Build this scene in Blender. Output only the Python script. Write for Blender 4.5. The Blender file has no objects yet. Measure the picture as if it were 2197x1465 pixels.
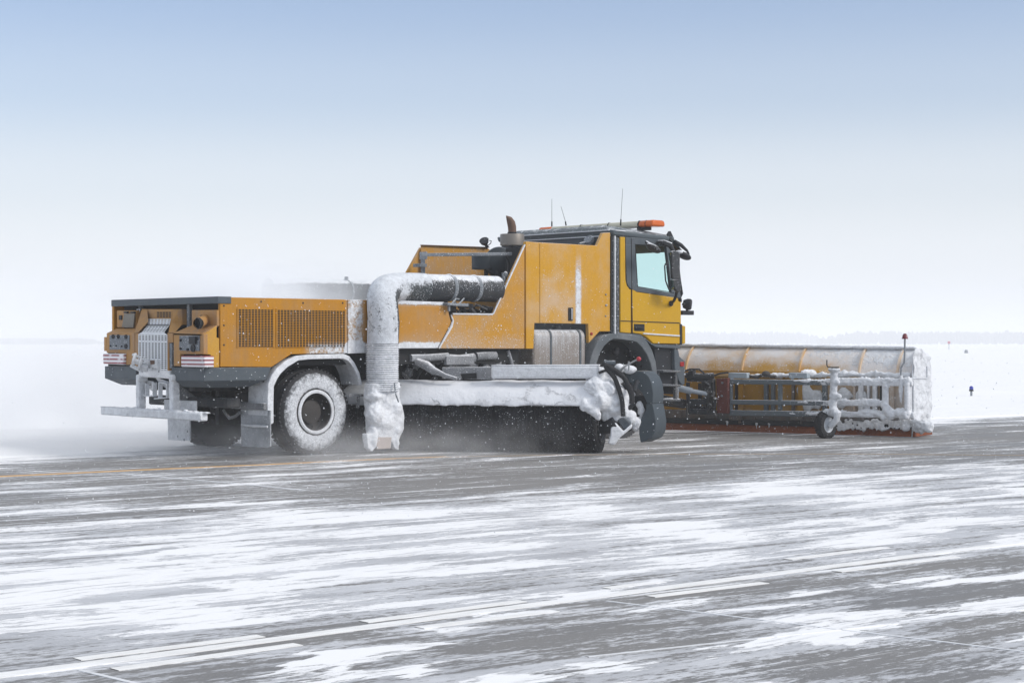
import bpy, bmesh, math, random
from mathutils import Vector, Matrix, noise as mn
random.seed(7)
scene = bpy.context.scene
col = scene.collection
V = Vector

# ------------------------------------------------------------------ camera, world, sun, exposure
# truck frame: +x = driving direction, right flank in the plane y = -1.25, z up
CAM = V((-13.36, -19.14, 1.40))
FOC = 3815.0
FW = V((.6822, .7312, 0)); RT = V((.7312, -.6822, 0)); UPV = V((0, 0, 1))
CX, CY = 1098.5, 735.0
cam_d = bpy.data.cameras.new('camera'); cam = bpy.data.objects.new('camera', cam_d); col.objects.link(cam)
cam_d.sensor_width = 36; cam_d.lens = 36*FOC/2197
cam_d.shift_y = 2.5/2197
cam_d.clip_end = 9000; cam_d.clip_start = .5
cam.location = CAM
cam.rotation_euler = (math.radians(90), 0, -math.atan2(FW.x, FW.y))
scene.camera = cam

SUN_EL, SUN_AZ = 36, -62         # azimuth measured from +x towards +y, direction TO the sun
w = bpy.data.worlds.new('World'); scene.world = w; w.use_nodes = True
wt = w.node_tree; wt.nodes.clear()
sky = wt.nodes.new('ShaderNodeTexSky'); sky.sky_type = 'NISHITA'; sky.sun_disc = False
sky.sun_elevation = math.radians(SUN_EL); sky.sun_rotation = math.radians(90-SUN_AZ)
sky.dust_density = 1.2; sky.air_density = 1.0; sky.ozone_density = 1.5
tc = wt.nodes.new('ShaderNodeTexCoord'); sx = wt.nodes.new('ShaderNodeSeparateXYZ')
wt.links.new(tc.outputs['Generated'], sx.inputs[0])
ramp = wt.nodes.new('ShaderNodeValToRGB'); ramp.color_ramp.interpolation = 'EASE'
el = ramp.color_ramp.elements
el[0].position = 0; el[0].color = (1, 1, 1, 1)
el[1].position = .65; el[1].color = (.85, .85, .85, 1)
for p_, v_ in ((.048, .86), (.0875, .62), (.139, .26), (.19, .10), (.32, .40)):
    e = el.new(p_); e.color = (v_, v_, v_, 1)
wt.links.new(sx.outputs['Z'], ramp.inputs[0])
mixw = wt.nodes.new('ShaderNodeMix'); mixw.data_type = 'RGBA'
tint = wt.nodes.new('ShaderNodeMix'); tint.data_type = 'RGBA'; tint.blend_type = 'MULTIPLY'
tint.inputs[0].default_value = 1; tint.inputs[7].default_value = (.92, .92, 1.03, 1)
wt.links.new(sky.outputs[0], tint.inputs[6])
wt.links.new(ramp.outputs[0], mixw.inputs[0]); wt.links.new(tint.outputs[2], mixw.inputs[6])
mixw.inputs[7].default_value = (5.95, 6.22, 6.6, 1)      # thin white overcast towards the horizon
bg = wt.nodes.new('ShaderNodeBackground'); bg.inputs[1].default_value = .10
wo = wt.nodes.new('ShaderNodeOutputWorld')
wt.links.new(mixw.outputs[2], bg.inputs[0]); wt.links.new(bg.outputs[0], wo.inputs[0])

sl = bpy.data.lights.new('sun', 'SUN'); sl.energy = 1.4; sl.angle = math.radians(16); sl.color = (1, .97, .93)
so = bpy.data.objects.new('sun', sl); col.objects.link(so)
a_, e_ = math.radians(SUN_AZ-60), math.radians(SUN_EL)
a_ = math.radians(SUN_AZ)
to_sun = V((math.cos(a_)*math.cos(e_), math.sin(a_)*math.cos(e_), math.sin(e_)))
so.rotation_euler = to_sun.to_track_quat('Z', 'Y').to_euler(); so.location = (0, -8, 12)
scene.view_settings.view_transform = 'Standard'; scene.view_settings.look = 'None'
scene.view_settings.exposure = 0.5; scene.view_settings.gamma = 1
scene.cycles.volume_bounces = 10; scene.cycles.max_bounces = 12
scene.cycles.transparent_max_bounces = 16
scene.cycles.volume_step_rate = 1.0; scene.cycles.volume_max_steps = 256
scene.cycles.use_denoising = True

# ------------------------------------------------------------------ pixel -> point on a real plane
def ray(px, py): return FW + RT*((px-CX)/FOC) + UPV*((CY-py)/FOC)
def U(px, py, p, n):
    d = ray(px, py); n = V(n); return CAM + d*((V(p)-CAM).dot(n)/d.dot(n))
def S(px, py, out=0.): return U(px, py, (0, -1.25-out, 0), (0, 1, 0))
def R(px, py, b=0.): return U(px, py, (-1.42-b, 0, 0), (1, 0, 0))
def X(px, py, x): return U(px, py, (x, 0, 0), (1, 0, 0))
def G(px, py, z=0.): return U(px, py, (0, 0, z), (0, 0, 1))
def D(px, py, d): return CAM + ray(px, py)*d

# ------------------------------------------------------------------ node helper
class NT:
    def __init__(s, name):
        s.m = bpy.data.materials.new(name); s.m.use_nodes = True; s.t = s.m.node_tree; s.t.nodes.clear()
        s.out = s.t.nodes.new('ShaderNodeOutputMaterial'); s.b = s.t.nodes.new('ShaderNodeBsdfPrincipled')
        s.t.links.new(s.b.outputs[0], s.out.inputs[0])
        s.co = s.t.nodes.new('ShaderNodeTexCoord').outputs['Object']
    def put(s, sock, v):
        if hasattr(v, 'is_linked'): s.t.links.new(v, sock)
        elif isinstance(v, (tuple, list)): sock.default_value = tuple(v) + ((1,) if len(sock.default_value) == 4 and len(v) == 3 else ())
        else: sock.default_value = v
    def ma(s, op, a, b=None, c=None, clamp=False):
        n = s.t.nodes.new('ShaderNodeMath'); n.operation = op; n.use_clamp = clamp
        s.put(n.inputs[0], a)
        if b is not None: s.put(n.inputs[1], b)
        if c is not None: s.put(n.inputs[2], c)
        return n.outputs[0]
    def add(s, a, b): return s.ma('ADD', a, b)
    def mul(s, a, b): return s.ma('MULTIPLY', a, b)
    def sub(s, a, b): return s.ma('SUBTRACT', a, b)
    def mx(s, a, b): return s.ma('MAXIMUM', a, b)
    def mi(s, a, b): return s.ma('MINIMUM', a, b)
    def ss(s, x, lo, hi, a=0., b=1.):
        n = s.t.nodes.new('ShaderNodeMapRange'); n.interpolation_type = 'SMOOTHSTEP'
        s.put(n.inputs[0], x); s.put(n.inputs[1], lo); s.put(n.inputs[2], hi); n.inputs[3].default_value = a; n.inputs[4].default_value = b
        return n.outputs[0]
    def map(s, v, scale=(1, 1, 1), rot=(0, 0, 0), loc=(0, 0, 0)):
        n = s.t.nodes.new('ShaderNodeMapping'); s.put(n.inputs[0], v)
        n.inputs[1].default_value = loc; n.inputs[2].default_value = rot; n.inputs[3].default_value = scale
        return n.outputs[0]
    def noise(s, v, scale, det=3, rough=.55, dist=0., dim='3D'):
        n = s.t.nodes.new('ShaderNodeTexNoise'); s.put(n.inputs['Vector'], v); n.inputs['Scale'].default_value = scale
        n.inputs['Detail'].default_value = det; n.inputs['Roughness'].default_value = rough; n.inputs['Distortion'].default_value = dist
        return n.outputs[0]
    def vor(s, v, scale, feat='F1'):
        n = s.t.nodes.new('ShaderNodeTexVoronoi'); n.feature = feat; s.put(n.inputs['Vector'], v); n.inputs['Scale'].default_value = scale
        return n.outputs[0]
    def xyz(s, v):
        n = s.t.nodes.new('ShaderNodeSeparateXYZ'); s.put(n.inputs[0], v); return n.outputs
    def vadd(s, a, b):
        n = s.t.nodes.new('ShaderNodeVectorMath'); n.operation = 'ADD'; s.put(n.inputs[0], a); s.put(n.inputs[1], b); return n.outputs[0]
    def vscale(s, a, k):
        n = s.t.nodes.new('ShaderNodeVectorMath'); n.operation = 'SCALE'; s.put(n.inputs[0], a); s.put(n.inputs[3], k); return n.outputs[0]
    def comb(s, x, y, z):
        n = s.t.nodes.new('ShaderNodeCombineXYZ')
        for i, q in enumerate((x, y, z)): s.put(n.inputs[i], q)
        return n.outputs[0]
    def mc(s, f, a, b):
        n = s.t.nodes.new('ShaderNodeMix'); n.data_type = 'RGBA'; s.put(n.inputs[0], f); s.put(n.inputs[6], a); s.put(n.inputs[7], b); return n.outputs[2]
    def mf(s, f, a, b):
        n = s.t.nodes.new('ShaderNodeMix'); s.put(n.inputs[0], f); s.put(n.inputs[2], a); s.put(n.inputs[3], b); return n.outputs[0]
    def nz(s):
        g = s.t.nodes.new('ShaderNodeNewGeometry'); return s.xyz(g.outputs['Normal'])[2]
    def normal(s):
        g = s.t.nodes.new('ShaderNodeNewGeometry'); return s.xyz(g.outputs['Normal'])
    def bump(s, h, strength=.3, dist=.02):
        n = s.t.nodes.new('ShaderNodeBump'); n.inputs['Strength'].default_value = strength; n.inputs['Distance'].default_value = dist
        s.put(n.inputs['Height'], h); s.t.links.new(n.outputs[0], s.b.inputs['Normal'])
    def base(s, c): s.put(s.b.inputs['Base Color'], c)
    def rough(s, c): s.put(s.b.inputs['Roughness'], c)
    def metal(s, c): s.put(s.b.inputs['Metallic'], c)

SNOW = (.875, .872, .868)      # fresh snow on the ground
RIME = (.77, .785, .805)       # wind-packed rime on the machines
def band(t, x, a, b, w):   # 1 inside [a,b], soft edges of width w
    return t.mul(t.ss(x, a-w, a+w), t.ss(x, b-w, b+w, 1., 0.))

def paint(name, c, rough=.45, metal=0., cover=0., top=.5, speck=.15, dirt=.25, dirtc=(.23, .17, .12), extra=None, grain=34., film=0., filmc=None, rime=None):
    """painted / bare surface with road dirt, snow lying on upward faces, blown-on snow (cover) and specks"""
    t = NT(name); p = t.co; x, y, z = t.xyz(p)
    n1 = t.noise(p, 2.3, 4, .6); n2 = t.noise(p, grain, 4, .65); n3 = t.noise(p, 9., 5, .65)
    n4 = t.noise(t.map(p, scale=(3.2, 3.2, .5)), 6, 4, .6)
    dm = t.mul(t.ss(t.add(t.mul(n1, .6), t.mul(n4, .4)), .40, .66), dirt)
    c1 = t.mc(dm, c, dirtc)
    fine = t.ss(t.noise(p, 75, 2, .5), .3, .7, .93, 1.05)
    cc = t.t.nodes.new('ShaderNodeMix'); cc.data_type = 'RGBA'; cc.blend_type = 'MULTIPLY'; cc.inputs[0].default_value = 1
    t.put(cc.inputs[6], c1); cb = t.comb(fine, fine, fine); t.put(cc.inputs[7], cb); c1 = cc.outputs[2]
    up = t.ss(t.nz(), .35, .95)
    bias = t.add(t.mul(up, top), cover)
    if extra: bias = t.add(bias, extra(t, x, y, z))
    s0 = t.add(t.add(t.mul(t.sub(n2, .5), .55), t.mul(t.sub(n3, .5), .55)), bias)
    snow = t.ss(s0, .44, .60)
    # individual blown flecks
    sp = t.mx(t.ss(t.vor(t.map(p, scale=(1, 1, 1.3)), 24), .13, .24, 1., 0.), t.ss(t.vor(p, 50), .14, .26, 1., 0.))
    spm = t.ss(t.add(t.mul(n3, .9), t.add(speck, t.mul(bias, .8))), .66, .90)
    snow = t.mx(snow, t.mul(t.mul(sp, spm), .85))
    fl = t.mul(t.ss(t.add(bias, t.mul(t.sub(n1, .5), .8)), -.1, .5), film) if film else None
    if film: c1 = t.mc(fl, c1, filmc or (.62, .60, .58))
    rc = rime or RIME; gr_ = t.ss(t.add(t.mul(t.noise(p, 11, 5, .7), .6), t.mul(t.noise(p, 70, 3, .7), .4)), .36, .64)
    t.base(t.mc(snow, c1, t.mc(gr_, tuple(q*.80 for q in rc), tuple(min(.88, q*1.10) for q in rc)))); t.b.inputs['Specular IOR Level'].default_value = .28
    t.rough(t.mf(snow, t.add(rough, t.mul(dm, .35)), .9)); t.metal(t.mf(snow, metal, 0.))
    t.bump(t.add(t.mul(snow, .8), t.add(t.mul(t.mul(snow, gr_), .6), t.add(t.mul(n2, .12), t.mul(n3, .10)))), .65, .014)
    return t.m

def snowmat(name, c=(.77, .785, .805), dirt=.0, dirtc=(.35, .30, .27), grain=40, st=.5, holes=0., holec=(.03, .035, .04)):
    t = NT(name); p = t.co
    n1 = t.noise(p, 6, 5, .6); n2 = t.noise(p, grain, 4, .7); n3 = t.noise(p, 2, 3)
    n4 = t.noise(t.map(p, scale=(1, 1, 1.8)), 14, 6, .75)
    gr_ = t.ss(t.add(t.mul(n4, .6), t.mul(n2, .4)), .38, .62)
    cc = t.mc(gr_, tuple(q*.84 for q in c), tuple(min(.88, q*1.07) for q in c))
    cc = t.mc(t.mul(t.ss(n1, .4, .75), dirt), cc, dirtc)
    h = t.add(t.mul(n1, .6), t.add(t.mul(n2, .3), t.mul(n4, .7)))
    if holes > 0:
        hm = t.ss(t.add(t.mul(n1, .6), t.mul(t.noise(p, 17, 5, .7), .5)), .74-holes*.4, .78-holes*.4)
        cc = t.mc(hm, cc, holec); h = t.sub(h, t.mul(hm, .5))
    t.base(cc); t.rough(.85); t.bump(h, st, .03)
    t.b.inputs['Subsurface Weight'].default_value = .0
    return t.m

def plain(name, c, rough=.5, metal=0., emit=0., trans=0.):
    t = NT(name); p = t.co
    n = t.noise(p, 25, 3); t.base(t.mc(t.mul(n, .3), c, tuple(q*.6 for q in c)))
    t.rough(rough); t.metal(metal)
    if emit: t.b.inputs['Emission Color'].default_value = (*c, 1); t.b.inputs['Emission Strength'].default_value = emit
    if trans: t.b.inputs['Transmission Weight'].default_value = trans
    return t.m

# ------------------------------------------------------------------ mesh helper
class MB:
    def __init__(s): s.bm = bmesh.new()
    def prism(s, pts, ext):
        ext = V(ext); a = [s.bm.verts.new(p) for p in pts]; b = [s.bm.verts.new(V(p)+ext) for p in pts]
        s.bm.faces.new(a); s.bm.faces.new(b[::-1])
        for i in range(len(a)):
            j = (i+1) % len(a); s.bm.faces.new((a[j], a[i], b[i], b[j]))
        return s
    def box(s, c, d, ax=None):
        c = V(c); M = ax or (V((1, 0, 0)), V((0, 1, 0)), V((0, 0, 1)))
        vs = [s.bm.verts.new(c + M[0]*(i*d[0]/2) + M[1]*(j*d[1]/2) + M[2]*(k*d[2]/2)) for i in (-1, 1) for j in (-1, 1) for k in (-1, 1)]
        for f in ((0, 1, 3, 2), (4, 6, 7, 5), (0, 4, 5, 1), (2, 3, 7, 6), (0, 2, 6, 4), (1, 5, 7, 3)): s.bm.faces.new([vs[q] for q in f])
        return s
    def bb(s, a, b):
        a, b = V(a), V(b); return s.box((a+b)/2, [abs(q) for q in (b-a)])
    def bar(s, a, b, wd, ht, up=(0, 0, 1)):
        a, b = V(a), V(b); d = (b-a); L = d.length; d.normalize(); sd = d.cross(V(up))
        if sd.length < 1e-4: sd = d.cross(V((0, 1, 0)))
        sd.normalize(); u = sd.cross(d); return s.box((a+b)/2, (L, wd, ht), (d, sd, u))
    def tube(s, pts, r, seg=16, caps=True, jit=None):
        pts = [V(p) for p in pts]; n = len(pts); rr = r if isinstance(r, (list, tuple)) else [r]*n
        rings = []; prev = None
        for i, p in enumerate(pts):
            d = (pts[min(i+1, n-1)]-pts[max(i-1, 0)]).normalized()
            if prev is None:
                u = d.cross(V((0, 0, 1)));
                if u.length < .1: u = d.cross(V((0, 1, 0)))
                u.normalize()
            else: u = (prev - d*prev.dot(d)).normalized()
            prev = u; v = d.cross(u); ring = []
            for k in range(seg):
                a = 2*math.pi*k/seg; q = u*math.cos(a) + v*math.sin(a)
                R_ = rr[i]*(1 if jit is None else 1+jit(p+q*rr[i]))
                ring.append(s.bm.verts.new(p + q*R_))
            rings.append(ring)
        for i in range(n-1):
            for k in range(seg):
                s.bm.faces.new((rings[i][k], rings[i][(k+1) % seg], rings[i+1][(k+1) % seg], rings[i+1][k]))
        if caps: s.bm.faces.new(rings[0][::-1]); s.bm.faces.new(rings[-1])
        return s
    def lathe(s, c, ax, prof, seg=48):      # prof: (radius, offset along ax)
        c = V(c); ax = V(ax).normalized(); u = ax.cross(V((0, 0, 1)))
        if u.length < .1: u = V((1, 0, 0))
        u.normalize(); v = ax.cross(u); rings = []
        for r, h in prof:
            rings.append([s.bm.verts.new(c + ax*h + (u*math.cos(2*math.pi*k/seg) + v*math.sin(2*math.pi*k/seg))*max(r, 1e-4)) for k in range(seg)])
        for i in range(len(rings)-1):
            for k in range(seg): s.bm.faces.new((rings[i][k], rings[i][(k+1) % seg], rings[i+1][(k+1) % seg], rings[i+1][k]))
        return s
    def blob(s, c, r, sub=2, amp=.15, fr=6., ax=None):
        ret = bmesh.ops.create_icosphere(s.bm, subdivisions=sub, radius=1)
        for v in ret['verts']:
            q = V((v.co.x*r[0], v.co.y*r[1], v.co.z*r[2])) if hasattr(r, '__len__') else v.co*r
            if ax: q = ax[0]*q.x + ax[1]*q.y + ax[2]*q.z
            pt = V(c)+q; v.co = pt + q*(amp*mn.noise(pt*fr)*1.6)
        return s
    def build(s, name, mat, parent=None, bevel=0., smooth=False, remesh=0., disp=0., at=None, dsize=.12):
        bm = s.bm
        if at is not None: bmesh.ops.translate(bm, verts=bm.verts, vec=-V(at))
        bmesh.ops.recalc_face_normals(bm, faces=bm.faces)
        me = bpy.data.meshes.new(name); bm.to_mesh(me); bm.free()
        o = bpy.data.objects.new(name, me); col.objects.link(o); me.materials.append(mat)
        if at is not None: o.location = at
        if parent: o.parent = parent
        if at is not None and parent is not None: o.location = V(at) - world_loc(parent)
        elif parent is not None: o.location = -world_loc(parent)
        if bevel:
            b = o.modifiers.new('Bevel', 'BEVEL'); b.width = bevel; b.segments = 2; b.limit_method = 'ANGLE'; b.angle_limit = math.radians(35)
            smooth = True
        if remesh:
            r = o.modifiers.new('Remesh', 'REMESH'); r.mode = 'VOXEL'; r.voxel_size = remesh; r.use_smooth_shade = True
            sm = o.modifiers.new('Smooth', 'SMOOTH'); sm.iterations = 3
        if disp:
            tx = bpy.data.textures.new('clouds', 'CLOUDS'); tx.noise_scale = dsize; tx.noise_depth = 6; tx.noise_type = 'HARD_NOISE'
            dd = o.modifiers.new('Displace', 'DISPLACE'); dd.texture = tx; dd.strength = disp; dd.mid_level = .35; dd.texture_coords = 'LOCAL'
        if smooth:
            for p in me.polygons: p.use_smooth = True
            if not remesh:
                try: me.set_sharp_from_angle(angle=math.radians(38))
                except Exception: pass
        return o

def world_loc(o):
    v = V((0, 0, 0))
    while o is not None: v += o.location; o = o.parent
    return v
def tag(o, label=None, cat=None, group=None, kind=None):
    if label: o['label'] = label
    if cat: o['category'] = cat
    if group: o['group'] = group
    if kind: o['kind'] = kind
    return o
def empty(name, loc):
    o = bpy.data.objects.new(name, None); col.objects.link(o); o.location = loc; o.empty_display_size = .3; return o
def struct(o): o['kind'] = 'structure'; return o
def arc(c, u, v, r, a0, a1, n=10):
    return [V(c) + V(u)*(r*math.cos(a0+(a1-a0)*i/n)) + V(v)*(r*math.sin(a0+(a1-a0)*i/n)) for i in range(n+1)]
def bez(p0, p1, p2, p3, n=14):
    p0, p1, p2, p3 = map(V, (p0, p1, p2, p3))
    return [p0*(1-t)**3 + p1*3*t*(1-t)**2 + p2*3*t*t*(1-t) + p3*t**3 for t in [i/n for i in range(n+1)]]

# ------------------------------------------------------------------ ground
LD = (RT*.785 + FW*.62).normalized()          # direction of the painted lines
ang = math.atan2(LD.y, LD.x)
def ground_cover(t):
    """returns (snow, film) : drifted snow patches and thin wind-blown ice film, in runway coordinates"""
    p = t.map(t.co, rot=(0, 0, -ang))          # x along the runway, y across
    x, y, z = t.xyz(p)
    wv = t.vscale(t.comb(t.sub(t.noise(p, .55, 3), .5), t.sub(t.noise(t.map(p, loc=(7, 3, 1)), .55, 3), .5), 0.), .55)
    q = t.vadd(p, wv)
    a = t.noise(t.map(q, scale=(.42, 1.5, 1)), 1.5, 5, .55)
    b = t.noise(t.map(q, scale=(.16, 1.7, 1), loc=(3, 9, 0)), 2.6, 7, .68)
    c = t.noise(t.map(p, scale=(.08, 1.6, 1), loc=(1, 4, 0)), 6.5, 5, .7)
    g = t.noise(t.map(p, scale=(.45, 1.5, 1), rot=(0, 0, .22)), 22, 4, .75)
    big = t.noise(t.map(p, scale=(.5, 1, 1), loc=(11, 2, 0)), .30, 2)
    v = t.sub(y, Y0)                           # distance across, 0 at the far edge, negative towards the camera
    mid_ = band(t, v, -13.1, -8.7, 1.3); clear = band(t, v, -8.0, -1.2, .9); fore = t.ss(v, -13.0, -14.2)
    left = t.ss(x, X0-7, X0+6, 1., 0.)
    zone = t.add(t.mul(mid_, .015), t.add(t.mul(clear, -.20), t.add(t.mul(fore, -.10), t.add(t.mul(t.ss(v, -.7, .1), .8), t.mul(left, .045)))))
    def k(n, w): return t.mul(t.sub(n, .5), w)
    s = t.add(t.add(k(a, 1.7), k(b, .85)), t.add(k(c, .60), t.add(k(g, .62), t.add(k(big, .55), zone))))
    a2 = t.noise(t.map(q, scale=(.50, 1.55, 1), loc=(5, 1, 0)), 1.25, 4, .5)
    s2 = t.add(t.add(k(a2, 2.1), k(a, .7)), t.add(k(c, .22), t.add(k(g, .22), t.add(k(big, .5), -.085))))
    s = t.mf(t.ss(v, -12.3, -13.8), s, s2)
    snow = t.ss(s, .025, .062)
    hole = t.mul(t.ss(t.noise(t.map(q, scale=(.22, 2.0, 1), loc=(2, 2, 0)), 8, 6, .75), .545, .60), t.ss(t.noise(t.map(p, scale=(.4, 1, 1)), .9, 3), .42, .58))
    snow = t.mul(snow, t.sub(1., t.mul(hole, .85)))
    thin = t.noise(t.map(t.vadd(p, t.vscale(wv, .25)), scale=(.045, 2.6, 1)), 2.6, 3, .5)
    snow = t.mx(snow, t.mul(t.mul(t.ss(thin, .655, .685), t.ss(t.noise(t.map(p, scale=(.3, 1, 1)), 1.1, 2), .46, .54)), .92))
    fz = t.add(t.mul(mid_, .16), t.add(t.mul(clear, -.13), t.add(t.mul(fore, -.12), t.mul(left, .03))))
    f = t.add(t.add(k(c, 1.1), k(g, 1.25)), t.add(k(b, .9), t.add(fz, k(big, .6))))
    f = t.add(f, t.add(t.mul(t.ss(s, -.26, .03), .26), t.mul(t.sub(t.noise(t.map(p, scale=(.3, 1.6, 1)), 48, 3, .7), .5), .35)))
    film = t.ss(f, -.02, .20)
    return p, snow, film, s, g
P_edge = G(1000, 940)  # only used to define the across coordinate of the far edge
def across(P): return -math.sin(ang)*P.x + math.cos(ang)*P.y
def along(P): return math.cos(ang)*P.x + math.sin(ang)*P.y
Y0 = across(CAM + RT*1.7 + FW*27.8); X0 = along(CAM + RT*0 + FW*10)

t = NT('concrete')
p, snow, film, s_, g_ = ground_cover(t)
agg = t.noise(t.co, 60, 4, .7); blot = t.noise(t.map(p, scale=(.3, 1, 1)), .9, 5, .6)
cc = t.mc(t.ss(blot, .3, .7), (.140, .135, .128), (.205, .198, .188))
cc = t.mc(t.mul(t.ss(agg, .35, .7), .35), cc, (.30, .29, .28))
wet = t.ss(blot, .35, .6)
cc = t.mc(t.mul(film, .85), cc, t.mc(t.ss(t.noise(t.map(p, scale=(.3, 1, 1)), 3, 6, .7), .35, .65), (.46, .465, .48), (.70, .705, .72))); cc = t.mc(snow, cc, SNOW)
fl = t.ss(t.vor(t.co, 42), .07, .13, 1., 0.)
cc = t.mc(t.mul(t.mul(fl, t.ss(t.noise(p, 1.3), .45, .7)), .7), cc, SNOW)
t.base(cc); t.rough(t.mf(snow, t.mf(film, t.mf(wet, .5, .72), .55), .88))
t.bump(t.add(t.mul(snow, .6), t.add(t.mul(t.ss(s_, .55, .8), .9), t.add(t.mul(agg, .05), t.mul(g_, .12)))), .5, .03)
M_CONC = t.m
def marking(name, c):
    t = NT(name); p, snow, film, s_, g_ = ground_cover(t)
    worn = t.ss(t.noise(t.map(p, scale=(.4, 3, 1)), 9, 4, .7), .38, .62)
    cc = t.mc(t.mul(worn, .22), c, (.3, .29, .27)); cc = t.mc(t.mul(film, .10), cc, (.7, .7, .72)); cc = t.mc(t.mul(snow, .92), cc, SNOW)
    t.base(cc); t.rough(.7); return t.m
M_WHITE = marking('worn white road paint', (.88, .87, .84)); M_YEL = marking('worn orange road paint', (.62, .36, .13))
M_YEL2 = marking('faded ochre road paint', (.40, .30, .20))
M_SEAL = marking('joint sealant with packed snow', (.72, .73, .74))

N_ = V((-LD.y, LD.x, 0))
def edge_pt(u, v): return V((math.cos(ang)*u - math.sin(ang)*v, math.sin(ang)*u + math.cos(ang)*v, 0))
m = MB(); q = [edge_pt(-160, Y0+.5), edge_pt(-160, Y0-60), edge_pt(260, Y0-60), edge_pt(260, Y0+.5)]
m.bm.faces.new([m.bm.verts.new(k) for k in q])
struct(m.build('runway', M_CONC))

# snow field with drifts: fine grid near the runway edge, coarse far away
ts = NT('open snow'); p = ts.map(ts.co, rot=(0, 0, -ang))
n1 = ts.noise(ts.map(p, scale=(.25, 1, 1)), .8, 6, .65); n2 = ts.noise(ts.map(p, scale=(.4, 1, 1)), 5, 5, .7)
br = ts.ss(ts.add(ts.mul(n1, .5), ts.mul(n2, .5)), .60, .68)
ts.base(ts.mc(ts.mul(br, .22), SNOW, (.45, .43, .40))); ts.rough(.9); ts.bump(ts.add(n1, ts.mul(n2, .4)), .6, .12)
M_FIELD = ts.m
m = MB(); bm = m.bm
us = [-3000, -1500, -700, -300, -160, -100, -60] + [-40+1.2*i for i in range(110)] + [100, 130, 170, 240, 320, 500, 900, 1700, 3000]
vs = [0, .04, .25, .5, .8, 1.2, 1.6, 2, 2.5, 3, 3.6, 4.2, 5, 6, 7, 8, 9, 10, 11, 12, 13.5, 15, 17, 19, 21, 24, 27, 30, 34, 38, 44, 50, 58, 70, 90, 120, 170, 260, 400, 700, 1200, 2000, 3200]
grid = []
for v in vs:
    row = []
    for u in us:
        h = .012 + .05*min(1, v/2.5) + .10*min(1, v/3)*max(0, mn.noise(V((u*.10, v*.35, 0)))) + .05*min(1, v)*mn.noise(V((u*.5, v*.9, 3)))
        h += .14*math.exp(-((v-9.5)/1.6)**2)*(.8+.8*mn.noise(V((u*.4, v*.5, 5)))) + .03*min(1, v)*mn.noise(V((u*1.7, v*2.1, 8)))
        if v > 60: h = .08
        if v == 0: h = -.02
        vv = v + (.25*mn.noise(V((u*.35, 1, 0))) if v == 0 else 0)
        row.append(bm.verts.new(edge_pt(u, Y0+vv) + V((0, 0, max(h, .01) if v else -.02))))
    grid.append(row)
for i in range(len(vs)-1):
    for j in range(len(us)-1): bm.faces.new((grid[i][j], grid[i+1][j], grid[i+1][j+1], grid[i][j+1]))
struct(m.build('snow_field', M_FIELD, smooth=True))
# ground sheet under everything, on this side of the runway too
m = MB(); m.bm.faces.new([m.bm.verts.new(k) for k in ((-4000, -4000, -.03), (4000, -4000, -.03), (4000, 4000, -.03), (-4000, 4000, -.03))])
struct(m.build('ground', M_FIELD))

def stripe(name, pts, wd, mat, z=.003):
    m = MB(); prev = None
    P = [G(*a) if not isinstance(a, V) else a for a in pts]
    for i, a in enumerate(P):
        d = (P[min(i+1, len(P)-1)] - P[max(i-1, 0)]).normalized(); s_ = V((-d.y, d.x, 0))
        w_ = wd[i] if isinstance(wd, list) else wd
        lo, hi = V((0, 0, -.002)), V((0, 0, z)); e_ = s_*w_/2
        row = [m.bm.verts.new(q) for q in (a + e_ + lo, a + e_ + hi, a - e_ + hi, a - e_ + lo)]      # skirts reach into the slab: no gap beneath
        if prev:
            for k in range(3): m.bm.faces.new((prev[k], prev[k+1], row[k+1], row[k]))
        prev = row
    return struct(m.build(name, mat))
def ext(pts, back=0, fwd=0):
    P = [G(*a) for a in pts]
    if back: P.insert(0, P[0] + (P[0]-P[1]).normalized()*back)
    if fwd: P.append(P[-1] + (P[-1]-P[-2]).normalized()*fwd)
    return P
stripe('taxiway_line', ext([(0, 1022), (280, 1009), (560, 997), (800, 985.5), (960, 979.5)], 20, 0), .15, M_YEL)
stripe('taxiway_line', ext([(850, 984.5), (1000, 979.5), (1200, 976), (1500, 974), (1850, 974), (2197, 977)], 0, 4), .05, M_YEL2, .005)
stripe('runway_line', ext([(0, 1449), (550, 1377), (1100, 1303), (1650, 1232), (2197, 1162)], 12, 30), .105, M_WHITE)
for a, b in (((165, 1414), (560, 1364)), ((780, 1334), (1120, 1289)), ((1300, 1262), (1420, 1247)), ((1690, 1200), (1900, 1174))):
    stripe('runway_line_dash', [a, b], .08, M_WHITE)
for a, b in (((245, 1436), (640, 1382)), ((900, 1347), (1190, 1310)), ((1395, 1280), (1640, 1250)), ((1795, 1226), (2050, 1194))):
    stripe('runway_line_dash', [a, b], .08, M_WHITE)
stripe('slab_joint', ext([(1300, 1289), (2100, 1386)], 0, 6), .022, M_SEAL)
stripe('slab_joint', ext([(260, 1016), (500, 1036), (660, 1052)], 0, 0), .05, M_SEAL)
stripe('slab_joint', ext([(170, 1437), (330, 1475)], 0, 3), .025, M_SEAL)
stripe('slab_joint', ext([(1640, 1368), (2197, 1308)], 1, 20), .02, M_SEAL)

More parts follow.
